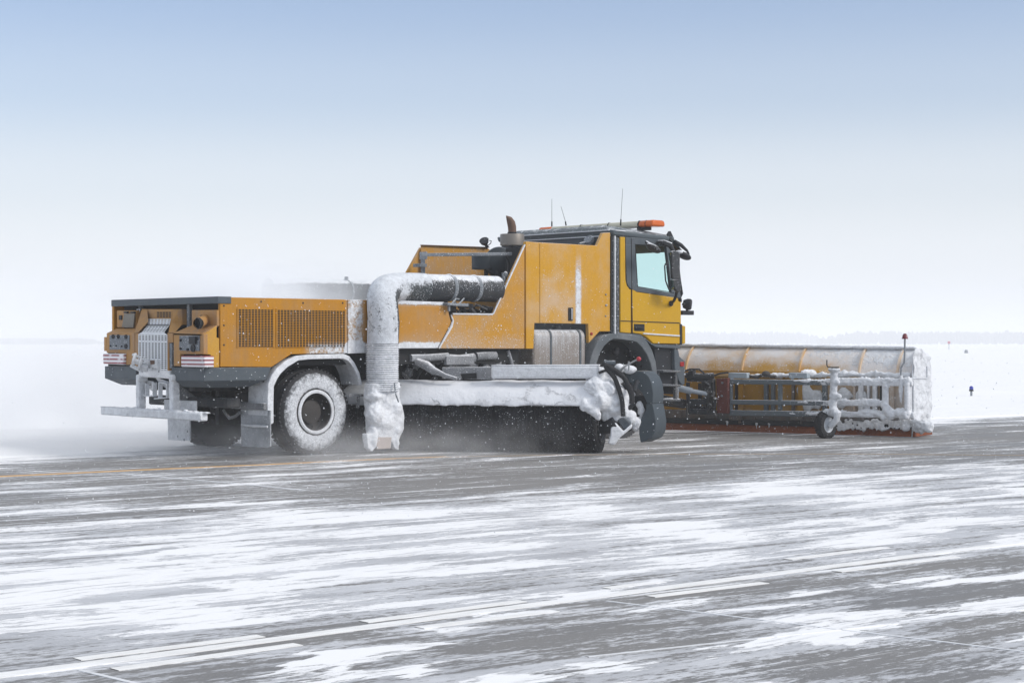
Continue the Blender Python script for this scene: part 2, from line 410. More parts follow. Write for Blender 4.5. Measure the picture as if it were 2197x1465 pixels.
# ------------------------------------------------------------------ far wood, distant huts, field markers
mf = plain('distant wood', (.05, .06, .06), .9)
def wood(px0, px1, dist, h, seed, label):
    m = MB(); rnd = random.Random(seed); x = px0; top = []
    P0 = []
    n = int((px1-px0)/2)
    for i in range(n+1):
        px = px0 + (px1-px0)*i/n
        k = min(1, (i/(n*.16))**.6+.2, ((n-i)/(n*.16))**.6+.2)
        hh = h*k*(1 + .10*mn.noise(V((i*.07, seed, 0))) + rnd.uniform(-.02, .02))
        b = CAM + (FW + RT*((px-CX)/FOC))*(dist*(1+.04*mn.noise(V((i*.05, 9, seed))))); b.z = 0
        P0.append((b, hh))
    for b, hh in P0:
        r = dist*4.5/FOC
        for k in range(2):
            c = b + V((rnd.uniform(-r, r), rnd.uniform(0, 30), hh*(.45+.1*k)))
            m.blob(c, (r*rnd.uniform(.8, 1.5), r*1.2, hh*.46), 1, .35, .3)
    o = m.build('distant_wood', mf); tag(o, label, 'wood', kind='stuff'); return o
wood(1810, 2330, 1350, 9.6, 3, 'hazy line of far-off trees on the horizon right of the plough')
wood(1400, 1775, 1500, 10.2, 5, 'hazy line of far-off trees on the horizon just right of the cab')
wood(-60, 230, 1300, 4.6, 8, 'very faint low line of trees on the horizon at far left')

def runway_light(px, py0, py1, d, label, blue=True):
    base = D(px, py1, d); zb = base.z; h = (D(px, py0, d)-base).z
    o = empty('runway_light', (base.x, base.y, zb))
    s = h/.42
    MB().lathe(base, (0, 0, 1), [(.001, -.03), (.07*s, -.03), (.07*s, .01), (.045*s, .02), (.045*s, .2*s), (.04*s, .22*s), (.001, .22*s)], 20).build('post', M['galv'], o, smooth=True)
    MB().lathe(base, (0, 0, 1), [(.001, .22*s), (.085*s, .22*s), (.095*s, .25*s), (.07*s, .29*s), (.001, .29*s)], 20).build('lamp_base', M['dark'], o, smooth=True)
    MB().lathe(base, (0, 0, 1), [(.075*s, .29*s), (.08*s, .33*s), (.068*s, .39*s), (.035*s, .42*s), (.001, .425*s)], 20).build('lens', M['blue'], o, smooth=True)
    tag(o, label, 'runway light'); return o

# ------------------------------------------------------------------ object materials
YEL = (.60, .315, .035); ORG = (.47, .205, .004); GREY = (.075, .092, .105); DARK = (.018, .020, .024); PALE = (.42, .46, .50)
M = {}
def xs(px): return S(px, 640).x
# rear side panel: a column of blown snow in front of the hose and a drift along its foot
def ex_rear(t, x, y, z):
    a = t.mul(band(t, x, xs(742), xs(780), .05), .62)
    b = t.mul(t.mul(band(t, x, xs(655), xs(1000), .08), t.ss(z, 1.36, 1.44, 1., 0.)), .60)
    c = t.mul(t.mul(t.ss(x, xs(835), xs(850)), t.ss(z, 1.86, 1.92)), .6)
    d = t.mul(t.ss(x, xs(842), xs(870)), .16); e = t.mul(t.mul(t.ss(x, xs(842), xs(862)), t.ss(z, 1.31, 1.6, 1., 0.)), .20)
    return t.add(t.add(a, b), t.add(c, t.add(d, e)))
M['side'] = paint('ochre paint of the rear housing', ORG, .42, cover=-.06, top=.75, speck=.05, dirt=.45, dirtc=(.27, .15, .055), extra=ex_rear, film=.75, filmc=(.46, .32, .20))
def ex_mid(t, x, y, z):
    return t.add(t.mul(t.ss(z, 1.31, 1.62, 1., 0.), .36), t.mul(t.mul(t.ss(z, 1.2, 2.2, 1., 0.), t.ss(x, xs(1127), xs(960))), .12))
M['mid'] = paint('ochre paint of the flank', (.52, .245, .010), .5, cover=-.03, top=.6, speck=.30, dirt=.5, dirtc=(.36, .25, .17), extra=ex_mid, film=.45, filmc=(.52, .40, .30))
def ex_tall(t, x, y, z):
    a = t.add(t.mul(t.mul(band(t, x, xs(1234), xs(1247), .022), t.ss(z, 2.8, 2.3)), .58), t.mul(t.mul(band(t, x, xs(1155), xs(1245), .12), t.ss(z, 2.75, 2.2)), .14))
    return a
def film_tall(t): pass
M['tall'] = paint('yellow ochre paint of the tall locker', (.57, .285, .008), .5, cover=-.05, top=.6, speck=.22, dirt=.25, dirtc=(.45, .34, .25), extra=ex_tall, film=.65, filmc=(.60, .52, .46))
M['cab'] = paint('yellow cab paint', (.56, .31, .0), .42, cover=-.13, top=.6, speck=.02, dirt=.10, dirtc=(.32, .24, .10))
M['rear'] = paint('dusty ochre paint of the tail', (.42, .215, .055), .5, cover=-.06, top=.3, speck=.04, dirt=.85, dirtc=(.32, .22, .15))
M['grey'] = paint('blue grey trim paint', GREY, .5, cover=-.04, top=.55, speck=.10, dirt=.2, dirtc=(.12, .12, .12), film=.22, filmc=(.45, .48, .50))
M['roof'] = paint('blue grey roof with a dusting of snow', (.085, .105, .115), .5, cover=-.02, top=.50, speck=.20, dirt=.1, dirtc=(.15, .15, .15), grain=60)
M['dust'] = paint('grey metal dusted with snow', (.11, .125, .14), .6, cover=.16, top=.5, speck=.3, dirt=.1, dirtc=(.2, .2, .2), film=.5, filmc=(.5, .53, .56))
M['dark'] = paint('black plastic', DARK, .5, cover=-.12, top=.30, speck=.10, dirt=.2, dirtc=(.05, .05, .05))
M['under'] = paint('underbody steel with blown snow', (.045, .048, .052), .7, cover=-.05, top=.5, speck=.14, dirt=.5, dirtc=(.13, .125, .12), film=.3, filmc=(.35, .36, .37))
M['under2'] = paint('underbody steel caked in snow', (.10, .105, .11), .7, cover=.20, top=.5, speck=.2, dirt=.4, dirtc=(.2, .2, .2), film=.6, filmc=(.5, .51, .53))
M['black'] = plain('matt black', (.010, .011, .012), .8)
M['galv'] = paint('galvanised steel', (.30, .32, .34), .45, .5, cover=0., top=.5, speck=.1, dirt=.2, dirtc=(.2, .2, .2))
M['rubber'] = paint('black rubber', (.022, .022, .024), .75, cover=-.08, top=.2, speck=.12, dirt=.4, dirtc=(.07, .07, .07))
M['white'] = paint('steel coated with packed snow', (.40, .42, .44), .6, cover=.66, top=.4, speck=.3, dirt=0.)
M['flap'] = paint('rubber flap plastered with snow', (.10, .105, .11), .7, cover=.26, top=.3, speck=.4, dirt=.2, grain=45, film=.85, filmc=(.56, .59, .62))
M['grille'] = paint('white painted grille bars', (.74, .76, .78), .5, cover=.05, top=.4, speck=.1, dirt=.1, dirtc=(.4, .3, .22))
M['snow'] = snowmat('packed snow'); M['snow_dirty'] = snowmat('packed grey snow', (.72, .735, .75), .25, (.42, .41, .41))
M['snow_holes'] = snowmat('crusted snow with bare gaps', (.82, .83, .85), .2, (.5, .47, .46), holes=.30)
M['red'] = plain('red lamp glass', (.35, .02, .02), .25); M['redball'] = plain('red knob', (.45, .02, .03), .35)
M['amber'] = plain('amber lamp glass', (.66, .125, .005), .2); M['blue'] = plain('blue lamp glass', (.03, .045, .35), .3)
M['cream'] = plain('cream plastic', (.60, .57, .44), .45); M['steel'] = plain('bare steel', (.42, .43, .44), .35, .8)
M['rust'] = plain('rusty exhaust steel', (.16, .095, .065), .7, .3); M['muff'] = plain('dull grey brown steel', (.24, .215, .185), .5, .4)
M['maroon'] = paint('red brown primer', (.13, .032, .022), .6, cover=-.06, top=.4, speck=.28, dirt=.2, dirtc=(.07, .04, .03))
M['edge'] = paint('orange cutting edge', (.25, .065, .014), .55, cover=-.02, top=.6, speck=.22, dirt=.7, dirtc=(.16, .05, .025))
M['mirror'] = plain('mirror glass', (.30, .42, .42), .08, .9)
# cab glass: greenish, mirrors the pale sky
t = NT('cab glass'); t.rough(.02); t.metal(0.)
t.b.inputs['Base Color'].default_value = (.80, .945, .93, 1); t.b.inputs['Transmission Weight'].default_value = 1.0; t.b.inputs['IOR'].default_value = 1.01
M['glass'] = t.m
t = NT('dark glass'); t.base((.02, .028, .03)); t.rough(.08); M['dglass'] = t.m
# snow streaked tail lamp
t = NT('tail lamp with snow ribs'); x, y, z = t.xyz(t.co)
st = t.ss(t.ma('ABSOLUTE', t.sub(t.ma('FRACT', t.mul(t.sub(z, 1.0), 21.)), .5)), .24, .36)
n = t.ss(t.noise(t.map(t.co, scale=(1, 1, .5)), 6, 3), .54, .66); sn = t.mx(t.mul(t.sub(1., st), .95), n)
t.base(t.mc(sn, (.26, .03, .035), (.78, .76, .78))); t.rough(.35); t.bump(sn, .4, .01); M['tail'] = t.m

def ex_pipe(t, x, y, z): return t.add(t.mul(t.ss(z, 2.03, 2.25), .60), t.mul(t.mul(t.ss(x, 2.35, 1.3), t.ss(z, 2.0, 2.2)), .20))
M['pipe'] = paint('black air duct with blown snow', (.030, .036, .042), .45, cover=-.10, top=.30, speck=.30, dirt=.1, grain=48, extra=ex_pipe)
def ex_hose(t, x, y, z):
    nx, ny, n_z = t.normal()
    return t.add(t.mul(t.mul(t.ss(t.add(nx, t.mul(t.sub(t.noise(t.co, 7, 4), .5), .7)), .30, .75), t.ss(z, 2.18, 1.95)), -.50), t.add(t.mul(t.ss(z, 1.40, 1.55, 1., 0.), .35), t.mul(t.mul(t.ss(x, 1.35, 1.6), t.ss(z, 2.25, 1.98)), -.42)))
M['hose'] = paint('air hose plastered with snow', (.045, .055, .06), .5, rime=(.66, .685, .715), cover=.62, top=.3, speck=.5, dirt=.1, grain=40, extra=ex_hose)
def ex_sheet(t, x, y, z):
    k = t.ss(z, .98, 1.22, 0., 1.); u = t.add(t.mul(x, PD_.x), t.mul(y, PD_.y))
    return t.add(t.mul(k, .30), t.mul(t.ss(u, PU(1680), PU(1900)), .26))

M['plate'] = paint('grey brown flap', (.20, .185, .155), .5, cover=-.15, top=.2, speck=0., dirt=.1)
def ex_corner(t, x, y, z): return t.mul(x, 0.)
M['corner'] = paint('clean ochre corner', (.54, .285, .03), .42, cover=-.08, top=.3, speck=.03, dirt=.25, dirtc=(.36, .23, .12))
t = NT('ribbed hose caked with snow'); p = t.co; x, y, z = t.xyz(p); nx, ny, n_z = t.normal()
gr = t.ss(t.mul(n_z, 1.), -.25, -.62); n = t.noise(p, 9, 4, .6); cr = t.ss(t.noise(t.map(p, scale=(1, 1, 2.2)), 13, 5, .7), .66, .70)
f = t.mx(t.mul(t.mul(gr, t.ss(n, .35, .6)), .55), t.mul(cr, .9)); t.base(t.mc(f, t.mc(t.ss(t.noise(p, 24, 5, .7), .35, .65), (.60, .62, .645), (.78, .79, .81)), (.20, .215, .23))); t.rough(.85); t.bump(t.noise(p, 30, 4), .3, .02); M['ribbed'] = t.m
def ex_pf(t, x, y, z): return t.add(t.mul(t.ss(z, 2.13, 2.27), .45), t.mul(t.ss(x, 2.0, .2), .5))
M['pipe_far'] = paint('far air duct with blown snow', (.035, .042, .05), .5, cover=-.06, top=.3, speck=.3, dirt=.1, grain=48, extra=ex_pf)
M['filter'] = paint('dark filter housing', (.028, .036, .042), .45, cover=-.14, top=.42, speck=.12, dirt=.2, dirtc=(.04, .04, .04))
def ex_tank(t, x, y, z): return t.add(t.mul(t.ss(z, 1.30, 1.52), .22), t.mul(t.mul(t.ss(z, 1.05, 1.35), t.ss(t.noise(t.map(t.co, scale=(4, 1, .3)), 5, 4), .45, .60)), .16))
M['tank'] = paint('aluminium fuel tank with rime', (.27, .235, .205), .5, .3, cover=-.0, top=.45, speck=.35, dirt=.2, dirtc=(.2, .16, .13), film=.75, filmc=(.55, .56, .575), extra=ex_tank)
M['stack'] = paint('dark stack speckled with snow', (.05, .06, .068), .6, cover=.10, top=.3, speck=.6, dirt=.1, grain=70)
M['mirr_snow'] = paint('black plastic frosted with snow', (.03, .034, .038), .5, cover=.12, top=.60, speck=.2, dirt=.1)
M['archgrey'] = paint('grey wheel arch', (.10, .115, .125), .5, cover=-.02, top=.35, speck=.15, dirt=.1, film=.5, filmc=(.50, .53, .56))
M['stepm'] = paint('grey steps with snow', (.09, .10, .11), .6, cover=.0, top=.75, speck=.3, dirt=.2)
t = NT('dark brush bristles'); p = t.co
n = t.noise(t.map(p, scale=(1, 1, .35)), 60, 4, .7); n2 = t.noise(p, 5, 4, .6); sp = t.ss(t.vor(p, 38), .10, .2, 1., 0.)
c_ = t.mc(t.ss(n, .4, .7), (.005, .005, .006), (.022, .023, .026)); c_ = t.mc(t.mul(t.ss(n2, .4, .7), .35), c_, (.055, .058, .062))
fs = t.mul(t.ss(t.noise(t.map(p, scale=(2.2, 2.2, .55)), 26, 3, .6), .64, .74), t.ss(t.noise(p, 1.7, 3), .46, .60))
c_ = t.mc(t.mul(fs, .30), c_, (.42, .46, .47))
t.base(t.mc(t.mul(sp, t.mul(t.ss(n2, .36, .55), .9)), c_, (.5, .52, .54))); t.rough(.95); t.bump(n, .9, .03); M['bristle'] = t.m
M['hubring'] = paint('brush end ring', (.03, .03, .03), .6, cover=.03, top=.4, speck=.3, dirt=.3, dirtc=(.1, .09, .08))
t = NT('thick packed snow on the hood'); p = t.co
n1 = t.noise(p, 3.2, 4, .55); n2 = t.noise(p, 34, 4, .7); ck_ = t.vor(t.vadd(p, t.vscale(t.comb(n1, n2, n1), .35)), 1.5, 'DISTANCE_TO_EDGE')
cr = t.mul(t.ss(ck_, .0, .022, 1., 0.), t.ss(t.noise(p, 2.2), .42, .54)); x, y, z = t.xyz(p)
far = t.ss(y, -2.0, -1.0)  # shade beneath the truck painted in: hood snow greyer towards its inner end
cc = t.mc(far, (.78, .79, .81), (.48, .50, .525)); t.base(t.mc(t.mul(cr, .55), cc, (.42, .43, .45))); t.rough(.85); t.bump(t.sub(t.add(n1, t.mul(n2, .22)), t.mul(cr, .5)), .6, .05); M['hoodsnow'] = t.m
M['guard'] = paint('dark slate guard', (.050, .064, .074), .42, cover=-.14, top=.2, speck=.06, dirt=.1, dirtc=(.09, .1, .1))
M['mouth'] = paint('beige steel lip', (.47, .40, .36), .7, cover=-.04, top=.3, speck=.1, dirt=.3, dirtc=(.3, .26, .22))
M['bracket'] = paint('pale blue grey bracket', (.33, .39, .43), .5, cover=.0, top=.6, speck=.2, dirt=.1)
M['dark2'] = paint('dark hitch steel', (.035, .038, .042), .6, cover=-.05, top=.55, speck=.22, dirt=.4, dirtc=(.10, .08, .06), film=.2, filmc=(.3, .32, .34))
M['steelsnow'] = paint('wet steel cylinder', (.36, .40, .44), .35, .2, cover=-.05, top=.5, speck=.1, dirt=.1)
M['castersnow'] = snowmat('caster snow', (.70, .72, .745), .3, (.40, .43, .46), grain=50, st=.7)
M['pale'] = paint('pale wheel rim', (.55, .58, .61), .5, cover=-.05, top=.3, speck=.1, dirt=.2, dirtc=(.3, .3, .3))
M['redlamp'] = plain('dark red marker glass', (.16, .012, .02), .3); M['pink'] = plain('faded pink board', (.60, .22, .28), .6)
t = NT('snow crust with paint flecks'); p = t.co
n1 = t.noise(t.map(p, scale=(1, 1, 1.6)), 5, 5, .65); fk = t.mul(t.ss(t.vor(p, 9), .12, .16, 1., 0.), t.ss(t.noise(p, 2.1), .50, .56))
t.base(t.mc(t.mul(fk, .8), t.mc(t.ss(n1, .56, .62), (.72, .735, .755), (.56, .575, .60)), (.42, .18, .08))); t.rough(.88); t.bump(n1, .9, .05); M['snow_flecked'] = t.m

# ------------------------------------------------------------------ the sweeper truck
T = empty('snow_sweeper_truck', (0, 0, 0))
tag(T, 'yellow airport runway sweeper truck with a broom slung under its middle, caked in snow', 'truck')
def zS(px, py, out=0): return S(px, py, out).z

# --- wheels
def wheel(c, side, parent, dark=False, name='wheel'):
    """side -1: outer face looks to -y"""
    a = V((0, side, 0)); c = V(c)
    rim = MB().lathe(c, a, [(.225, -.02), (.235, 0), (.272, .004), (.288, -.01), (.290, -.05), (.262, -.07), (.245, -.16), (.16, -.17), (.15, -.10), (.12, -.085), (.001, -.085)], 56)
    for k in range(10):
        q = c + V((math.cos(k*.628)*.195, 0, math.sin(k*.628)*.195)) - a*.165
        rim.lathe(q, a, [(.001, .03), (.014, .03), (.014, 0)], 6)
    r = rim.build(name, M['hubdark'], parent, smooth=True, at=c)
    ring = MB().lathe(c, a, [(.233, -.006), (.237, .012), (.262, .016), (.276, .008), (.279, -.01), (.233, -.012)], 56).build('rim_ring', M['snow_dirty'] if not dark else M['under'], r, smooth=True, at=c)
    tp = [(.285, -.012), (.32, .004), (.40, .012), (.46, .004), (.497, -.020), (.520, -.045), (.532, -.07)]
    full = tp + [(.535, -.10)] + [(.520 if i % 2 else .535, -.11-.018*((i+1)//2)-.002*i) for i in range(13)] + [(.532, -.30), (.52, -.33), (.46, -.36), (.36, -.365), (.285, -.35)]
    ty = MB().lathe(c, a, full, 72)
    for k in range(60):                      # shoulder lugs
        th = 2*math.pi*k/60; u = V((math.cos(th), 0, math.sin(th))); tn = V((-math.sin(th), 0, math.cos(th)))
        for o_ in (-.062, -.318): ty.box(c + u*.527 + a*o_, (.022, .05, .030), (u, a, tn))
    ty.build('tyre', M['tyre'] if not dark else M['rubber'], r, smooth=True, at=c)
    return r
t = NT('tyre with snow packed on its side'); p = t.co; x, y, z = t.xyz(p)
rad = t.ma('SQRT', t.add(t.mul(x, x), t.mul(z, z)))
n = t.noise(p, 20, 5, .7); n2 = t.noise(p, 7, 4, .6); n3 = t.noise(p, 60, 3)
rr_ = t.mul(t.ss(rad, .27, .31), t.ss(rad, .475, .515, 1., 0.))
s_ = t.add(t.add(t.mul(n, .55), t.mul(n2, .35)), t.add(t.mul(rr_, .42), t.mul(t.ss(rad, .36, .50), -.17)))
sn = t.ss(s_, .60, .86)
t.base(t.mc(sn, (.028, .028, .030), t.mc(t.ss(n3, .35, .65), (.46, .475, .495), (.70, .715, .735)))); t.rough(.8); t.bump(t.add(sn, t.mul(n3, .4)), .6, .02); M['tyre'] = t.m
M['hubdark'] = paint('dusty brown wheel centre', (.055, .05, .047), .7, cover=-.12, top=.2, speck=.1, dirt=.3, dirtc=(.09, .08, .07))
wheel((0, -1.235, .535), -1, T)
wheel((0, 1.235, .535), 1, T, True)
wheel((5.58, -1.235, .535), -1, T, True); wheel((5.58, 1.235, .535), 1, T, True)
MB().tube([(0, -.95, .535), (0, -.3, .535), (0, -.22, .535), (0, .22, .535), (0, .3, .535), (0, .95, .535)], [.08, .09, .24, .24, .09, .08], 20).build('axle', M['under'], T, smooth=True)
MB().tube([(5.58, -.95, .535), (5.58, .95, .535)], .08, 14).build('axle', M['under'], T, smooth=True)

# --- chassis
ch = MB()
for y in (-.42, .42): ch.bb((-1.3, y-.05, .80), (6.4, y+.05, 1.05))
for x in (-1.0, .8, 2.2, 3.6, 4.7, 6.2): ch.bb((x-.06, -.37, .83), (x+.06, .37, 1.02))
ch.build('chassis', M['under'], T, bevel=.01)
rb = (-.62, .62)
# --- rear housing: core volumes
zt = zS(475, 637)                      # top of the housing
core = MB().prism([V((-1.30, -1.15, 1.12)), V((3.55, -1.15, 1.12)), V((3.55, -1.15, 1.60)), V((2.4, -1.15, 1.62)), V((2.4, -1.15, zt-.03)), V((-1.30, -1.15, zt-.03))], (0, 2.3, 0))
core.build('inner_body', M['black'], T)
top = MB().bb((-1.36, -1.2, zt-.035), (1.9, 1.2, zt-.004)); top.build('top_deck', M['dust'], T)

side = [(472.5, 637), (600, 639.5), (745, 642.3), (850, 644.5), (953, 648), (955, 651), (962, 655), (963, 672), (968, 690), (966, 697), (939, 747), (860, 747.6), (780, 757), (625, 760), (583, 787.5), (472.5, 787)]
pn = MB().prism([S(*a) for a in side], (0, .05, 0)); pn = pn.build('side_panel', M['side'], T, bevel=.008)
for px, py in ((480, 656), (480, 698), (480, 740), (560, 647), (650, 650), (735, 650)): MB().lathe(S(px, py, -.002), (0, -1, 0), [(.012, 0), (.012, .006), (.001, .009)], 8).build('bolt', M['dark'], pn)
MB().prism([S(745, 642.5, .002), S(784, 643.3, .002), S(784, 757, .002), S(745, 758.5, .002)], (0, -.012, 0)).build('corner_strip', M['side'], T, bevel=.004)
MB().prism([V((p_.x, 1.20, p_.z)) for p_ in [S(*a) for a in side]], (0, .05, 0)).build('side_panel', M['side'], T, bevel=.008)
def louvre(x0, x1, y00, y01, y10, y11, nc, nr):
    """slotted grille in the flank: dark recess plate, then rows of webs and columns"""
    a = MB(); A, B, C_, D_ = S(x0, y00, .002), S(x1, y01, .002), S(x1, y11, .002), S(x0, y10, .002)
    lo = a.prism([A, B, C_, D_], (0, -.002, 0)).build('grille_recess', M['black'], T)
    g = MB(); W_ = (B-A).x; H = (A-D_).z; th = .010; y = A.y-.006
    g.bb((A.x-.014, y-.003, D_.z-.014), (A.x, y+.003, A.z+.014)); g.bb((B.x, y-.003, D_.z-.014), (B.x+.014, y+.003, A.z+.014))
    for i in range(nr+1):
        z = D_.z + H*i/nr; g.bb((A.x, y-.003, z-H/nr*.13), (B.x, y+.003, z+H/nr*.13))
    for j in range(nc+1):
        x = A.x + W_*j/nc
        for i in range(nr):
            z0 = D_.z + H*i/nr; z1 = z0+H/nr; xx = x
            g.bb((xx-W_/nc*.10, y-.0028, z0+H/nr*.13), (xx+W_/nc*.10, y+.0028, z1-H/nr*.13))
    return g.build('grille', M['side'], T)
louvre(510.5, 586, 663, 664.3, 743.5, 744.5, 11, 22)
louvre(594, 740, 664.5, 667, 744.6, 743.8, 22, 22)

# --- tail: rim board, posts, boxes
rt = MB(); A = R(246, 638, .05); B = R(464, 637, .05); zr1 = zS(470, 636.8)+.006; zr0 = zS(470, 651)
rt.bb((-1.47, -1.262, zr0), (-1.28, 1.20, zr1)); rt.bb((-1.28, -1.255, zr0+.02), (-1.42+.02, -1.20, zr1)); rt.bb((-1.28, 1.14, zr0+.03), (1.9, 1.2, zr1))
rt.build('rim_board', M['grey'], T, bevel=.006)
for px in (303, 407):
    a = R(px, 650, -.06); b = R(px, 704, -.06); MB().bar(a, b, .06, .05, (1, 0, 0)).build('post', M['dust'], T, bevel=.005)
def rbox(name, pts, b, dep, mat=None, bev=.008, par=None):
    return MB().prism([R(*q, b) for q in pts], (dep, 0, 0)).build(name, mat or M['rear'], par or T, bevel=bev)
rbox('tail_backing', [(256, 650), (468, 650), (468, 790), (232, 786), (232, 716), (256, 700)], -.14, .04, M['black'], 0)
# left side
ul = rbox('locker', [(250.5, 666), (292, 666), (292, 704), (251, 702)], .05, .20)
rbox('flap_plate', [(266, 673), (288.5, 672.5), (285.5, 703), (261, 702)], .085, .012, M['plate'] if 'plate' in M else M['muff'], .003)
rbox('socket', [(254.5, 676.5), (260.5, 676.5), (260.5, 686), (254.5, 686)], .065, .015, M['dark'], .002)
rbox('hinge', [(264.5, 668), (272, 668), (272, 672), (264.5, 672)], .09, .03, M['dark'], .004); rbox('hinge', [(279, 668), (287, 668), (287, 672), (279, 672)], .09, .03, M['dark'], .004)
def slantbox(name, front, b, back, bb_, mat=None):
    """box whose top slopes: front polygon top edge at b joins the back top edge at bb_"""
    m = MB(); F_ = [R(*q, b) for q in front]; K = [R(*q, bb_) for q in back]
    return m, F_, K
m = MB()   # left lower locker: front face + sloping lid
F_ = [R(q[0], q[1], .26) for q in ((228.5, 714.7), (288.5, 714.7), (288.5, 755), (288.5, 783), (268, 782), (268, 758), (228.5, 757))]
m.prism(F_, (.10, 0, 0)); TL, TR = F_[0], F_[1]; bl, br = R(251, 701.8, .05), R(292, 704, .05)
m.prism([TL+V((.001, .0, 0)), TR+V((.001, 0, 0)), V((br.x, TR.y, br.z)), V((br.x, bl.y, br.z))], (.0, 0, -.03)).build('tail_locker', M['rear'], T, bevel=.006)
rbox('side_lip', [(223, 723), (228.3, 723), (228.3, 753), (223, 753)], .25, .10, None, .005)
def socket_panel(pts, holes, b):
    o = rbox('socket_panel', pts, b, .012, M['dust'], .003)
    for px, py, r in holes: MB().lathe(R(px, py, b), (-1, 0, 0), [(.001, .006), (r*.7, .010), (r, .014), (r, 0)], 12).build('socket', M['dark'], o, smooth=True)
    return o
socket_panel([(234.5, 719), (277, 719), (277, 750), (234.5, 750)], [(243.5, 722, .028), (254.5, 722, .028), (271, 722.5, .028), (271, 743, .03), (238, 742, .01), (250, 742, .01), (262, 743, .01)], .272)
# right side
m = MB()
F_ = [R(*q, .26) for q in ((372.5, 714), (436.5, 716), (436.5, 760), (386, 759.5), (386, 785.5), (372.5, 785))]
m.prism(F_, (.06, 0, 0))
cr = R(436.5, 716, .26); cr.y = -1.235
bk = R(410, 702, .05); m.prism([V((cr.x, F_[0].y, F_[0].z)), V((cr.x, -1.235, cr.z)), V((-1.46, -1.235, zS(466, 697))), V((-1.46, bk.y, zS(466, 697)))], (0, 0, -.03))
m.build('tail_locker', M['rear'], T, bevel=.006)
MB().prism([S(437, 718, .0), S(465, 699, .0), S(465, 724, .0), S(470.5, 725.5, .0), S(470.5, 788, .0), S(449, 788.2, .0), S(449, 761, .0), S(437, 760.5, .0)], (0, .035, 0)).build('corner_panel', M['corner'] if 'corner' in M else M['tall'], T, bevel=.006)
rbox('locker', [(411, 665), (465, 665), (465, 700), (411, 702)], .05, .18)
rbox('pipe_opening', [(430, 676), (443.5, 676), (443.5, 700), (430, 700)], .053, .004, M['black'], 0)
ex_ = MB().tube([R(443, 684, .0), R(437, 688, .10), R(428, 692, .24), R(425.5, 693.5, .30)], [.063, .063, .063, .063], 24, False).build('exhaust_outlet', M['rear'], T, smooth=True)
MB().lathe(R(425.5, 693.5, .30), (-.9, .1, -.1), [(.066, -.02), (.068, .01), (.058, .012), (.052, -.03), (.001, -.06)], 24).build('outlet_mouth', M['black'], ex_, smooth=True)
socket_panel([(384.5, 720), (427.5, 720.5), (427.5, 753), (384.5, 752)], [(388.5, 730, .016), (388.5, 748, .016), (403.5, 750, .018), (424, 726, .022), (415, 747, .045)], .272)
rbox('connector_box', [(404.5, 722), (418, 722), (418, 738), (404.5, 738)], .30, .03, M['dark'], .004)
for pts in (((220.3, 758.5), (265, 758.5), (264.5, 782.5), (221, 780.5)), ((388, 763), (438, 763.5), (438, 788), (388, 787))):
    o = MB(); P = [R(*q, .30) for q in pts]
    o.prism(P, (.14, 0, 0)); o.build('tail_lamp', M['tail'], T, bevel=.012)
rbox('lamp_surround', [(386, 759.5), (449, 760.5), (449, 789), (386, 788)], .18, .02, M['black'], 0)
rbox('lamp_surround', [(232, 756), (268, 756), (268, 784), (232, 783)], .18, .02, M['black'], 0)
MB().prism([S(440.5, 765, .01), S(447.5, 765, .01), S(447.5, 787.5, .01), S(440.5, 787.5, .01)], (0, .03, 0)).build('side_marker', M['red'], T, bevel=.005)
# central radiator cowl and white grille
rbox('cowl_top', [(305.5, 663), (389, 663), (391, 697), (306, 700)], .02, .10)
ck = MB(); ck.prism([R(372, 665, .02), R(389, 663, .02), R(390, 697, .02), R(375, 714, .26), R(362.5, 713, .26), R(368, 690, .12)], (0, .012, 0))
ck.build('cowl_cheek', M['rear'], T, bevel=.003)
MB().prism([R(305.5, 663, .02), R(316, 664, .02), R(318, 690, .10), R(297, 713, .26), R(290, 713, .26), R(303, 697, .05)], (0, .012, 0)).build('cowl_cheek', M['rear'], T, bevel=.003)
rbox('cowl_frame', [(289.5, 713.5), (296.7, 713.5), (296.7, 795), (289.5, 792)], .255, .05)
rbox('cowl_frame', [(358.5, 714), (371, 714), (371, 735), (361.5, 735), (361.5, 797), (358.5, 797)], .255, .05)
rbox('slit', [(363, 736), (369, 736), (369, 790), (363, 790)], .24, .03, M['dust'], .002)
def perf(corners, nc, nr, mat, skip=(), solid=0.):
    """perforated sheet between four corners (tl, tr, br, bl)"""
    tl, tr, br_, bl_ = corners; g = MB(); nrm = (tr-tl).cross(bl_-tl).normalized()*.006
    def P(u, v): return (tl*(1-u)+tr*u)*(1-v) + (bl_*(1-u)+br_*u)*v
    def q(u0, u1, v0, v1): g.prism([P(u0, v0), P(u1, v0), P(u1, v1), P(u0, v1)], nrm)
    for i in range(nr+1):
        v = i/nr; q(0, 1, max(0, v-.25/nr), min(1, v+.25/nr))
    for i in range(nr):
        for j in range(nc+1):
            u = j/nc
            if i in skip: q(0, 1, (i+.3)/nr, (i+.7)/nr); break
            q(max(0, u-.15/nc), min(1, u+.15/nc), (i+.25)/nr, (i+.75)/nr)
    return g.build('radiator_grille', mat, T)
rbox('grille_recess', [(297, 714), (358.5, 714), (358.5, 796), (297, 796)], .20, .01, M['black'], 0)
perf([R(296.7, 717, .262), R(358.5, 718, .262), R(358.5, 796, .262), R(296.7, 794, .262)], 9, 18, M['grille'], (3,))
MB().prism([R(296.7, 717, .264), R(358.5, 718, .264), R(352, 712.6, .22), R(305, 712, .22)], (0, 0, -.01)).build('grille_brow', M['grille'], T)
perf([R(316.5, 697, .10), R(363.5, 697, .10), R(352, 712.4, .22), R(305, 712, .22)], 7, 5, M['grille'])
MB().prism([R(316.5, 695, .09), R(363.5, 695, .09), R(352, 713, .205), R(305, 712.5, .205)], (.02, 0, 0)).build('grille_recess', M['black'], T)
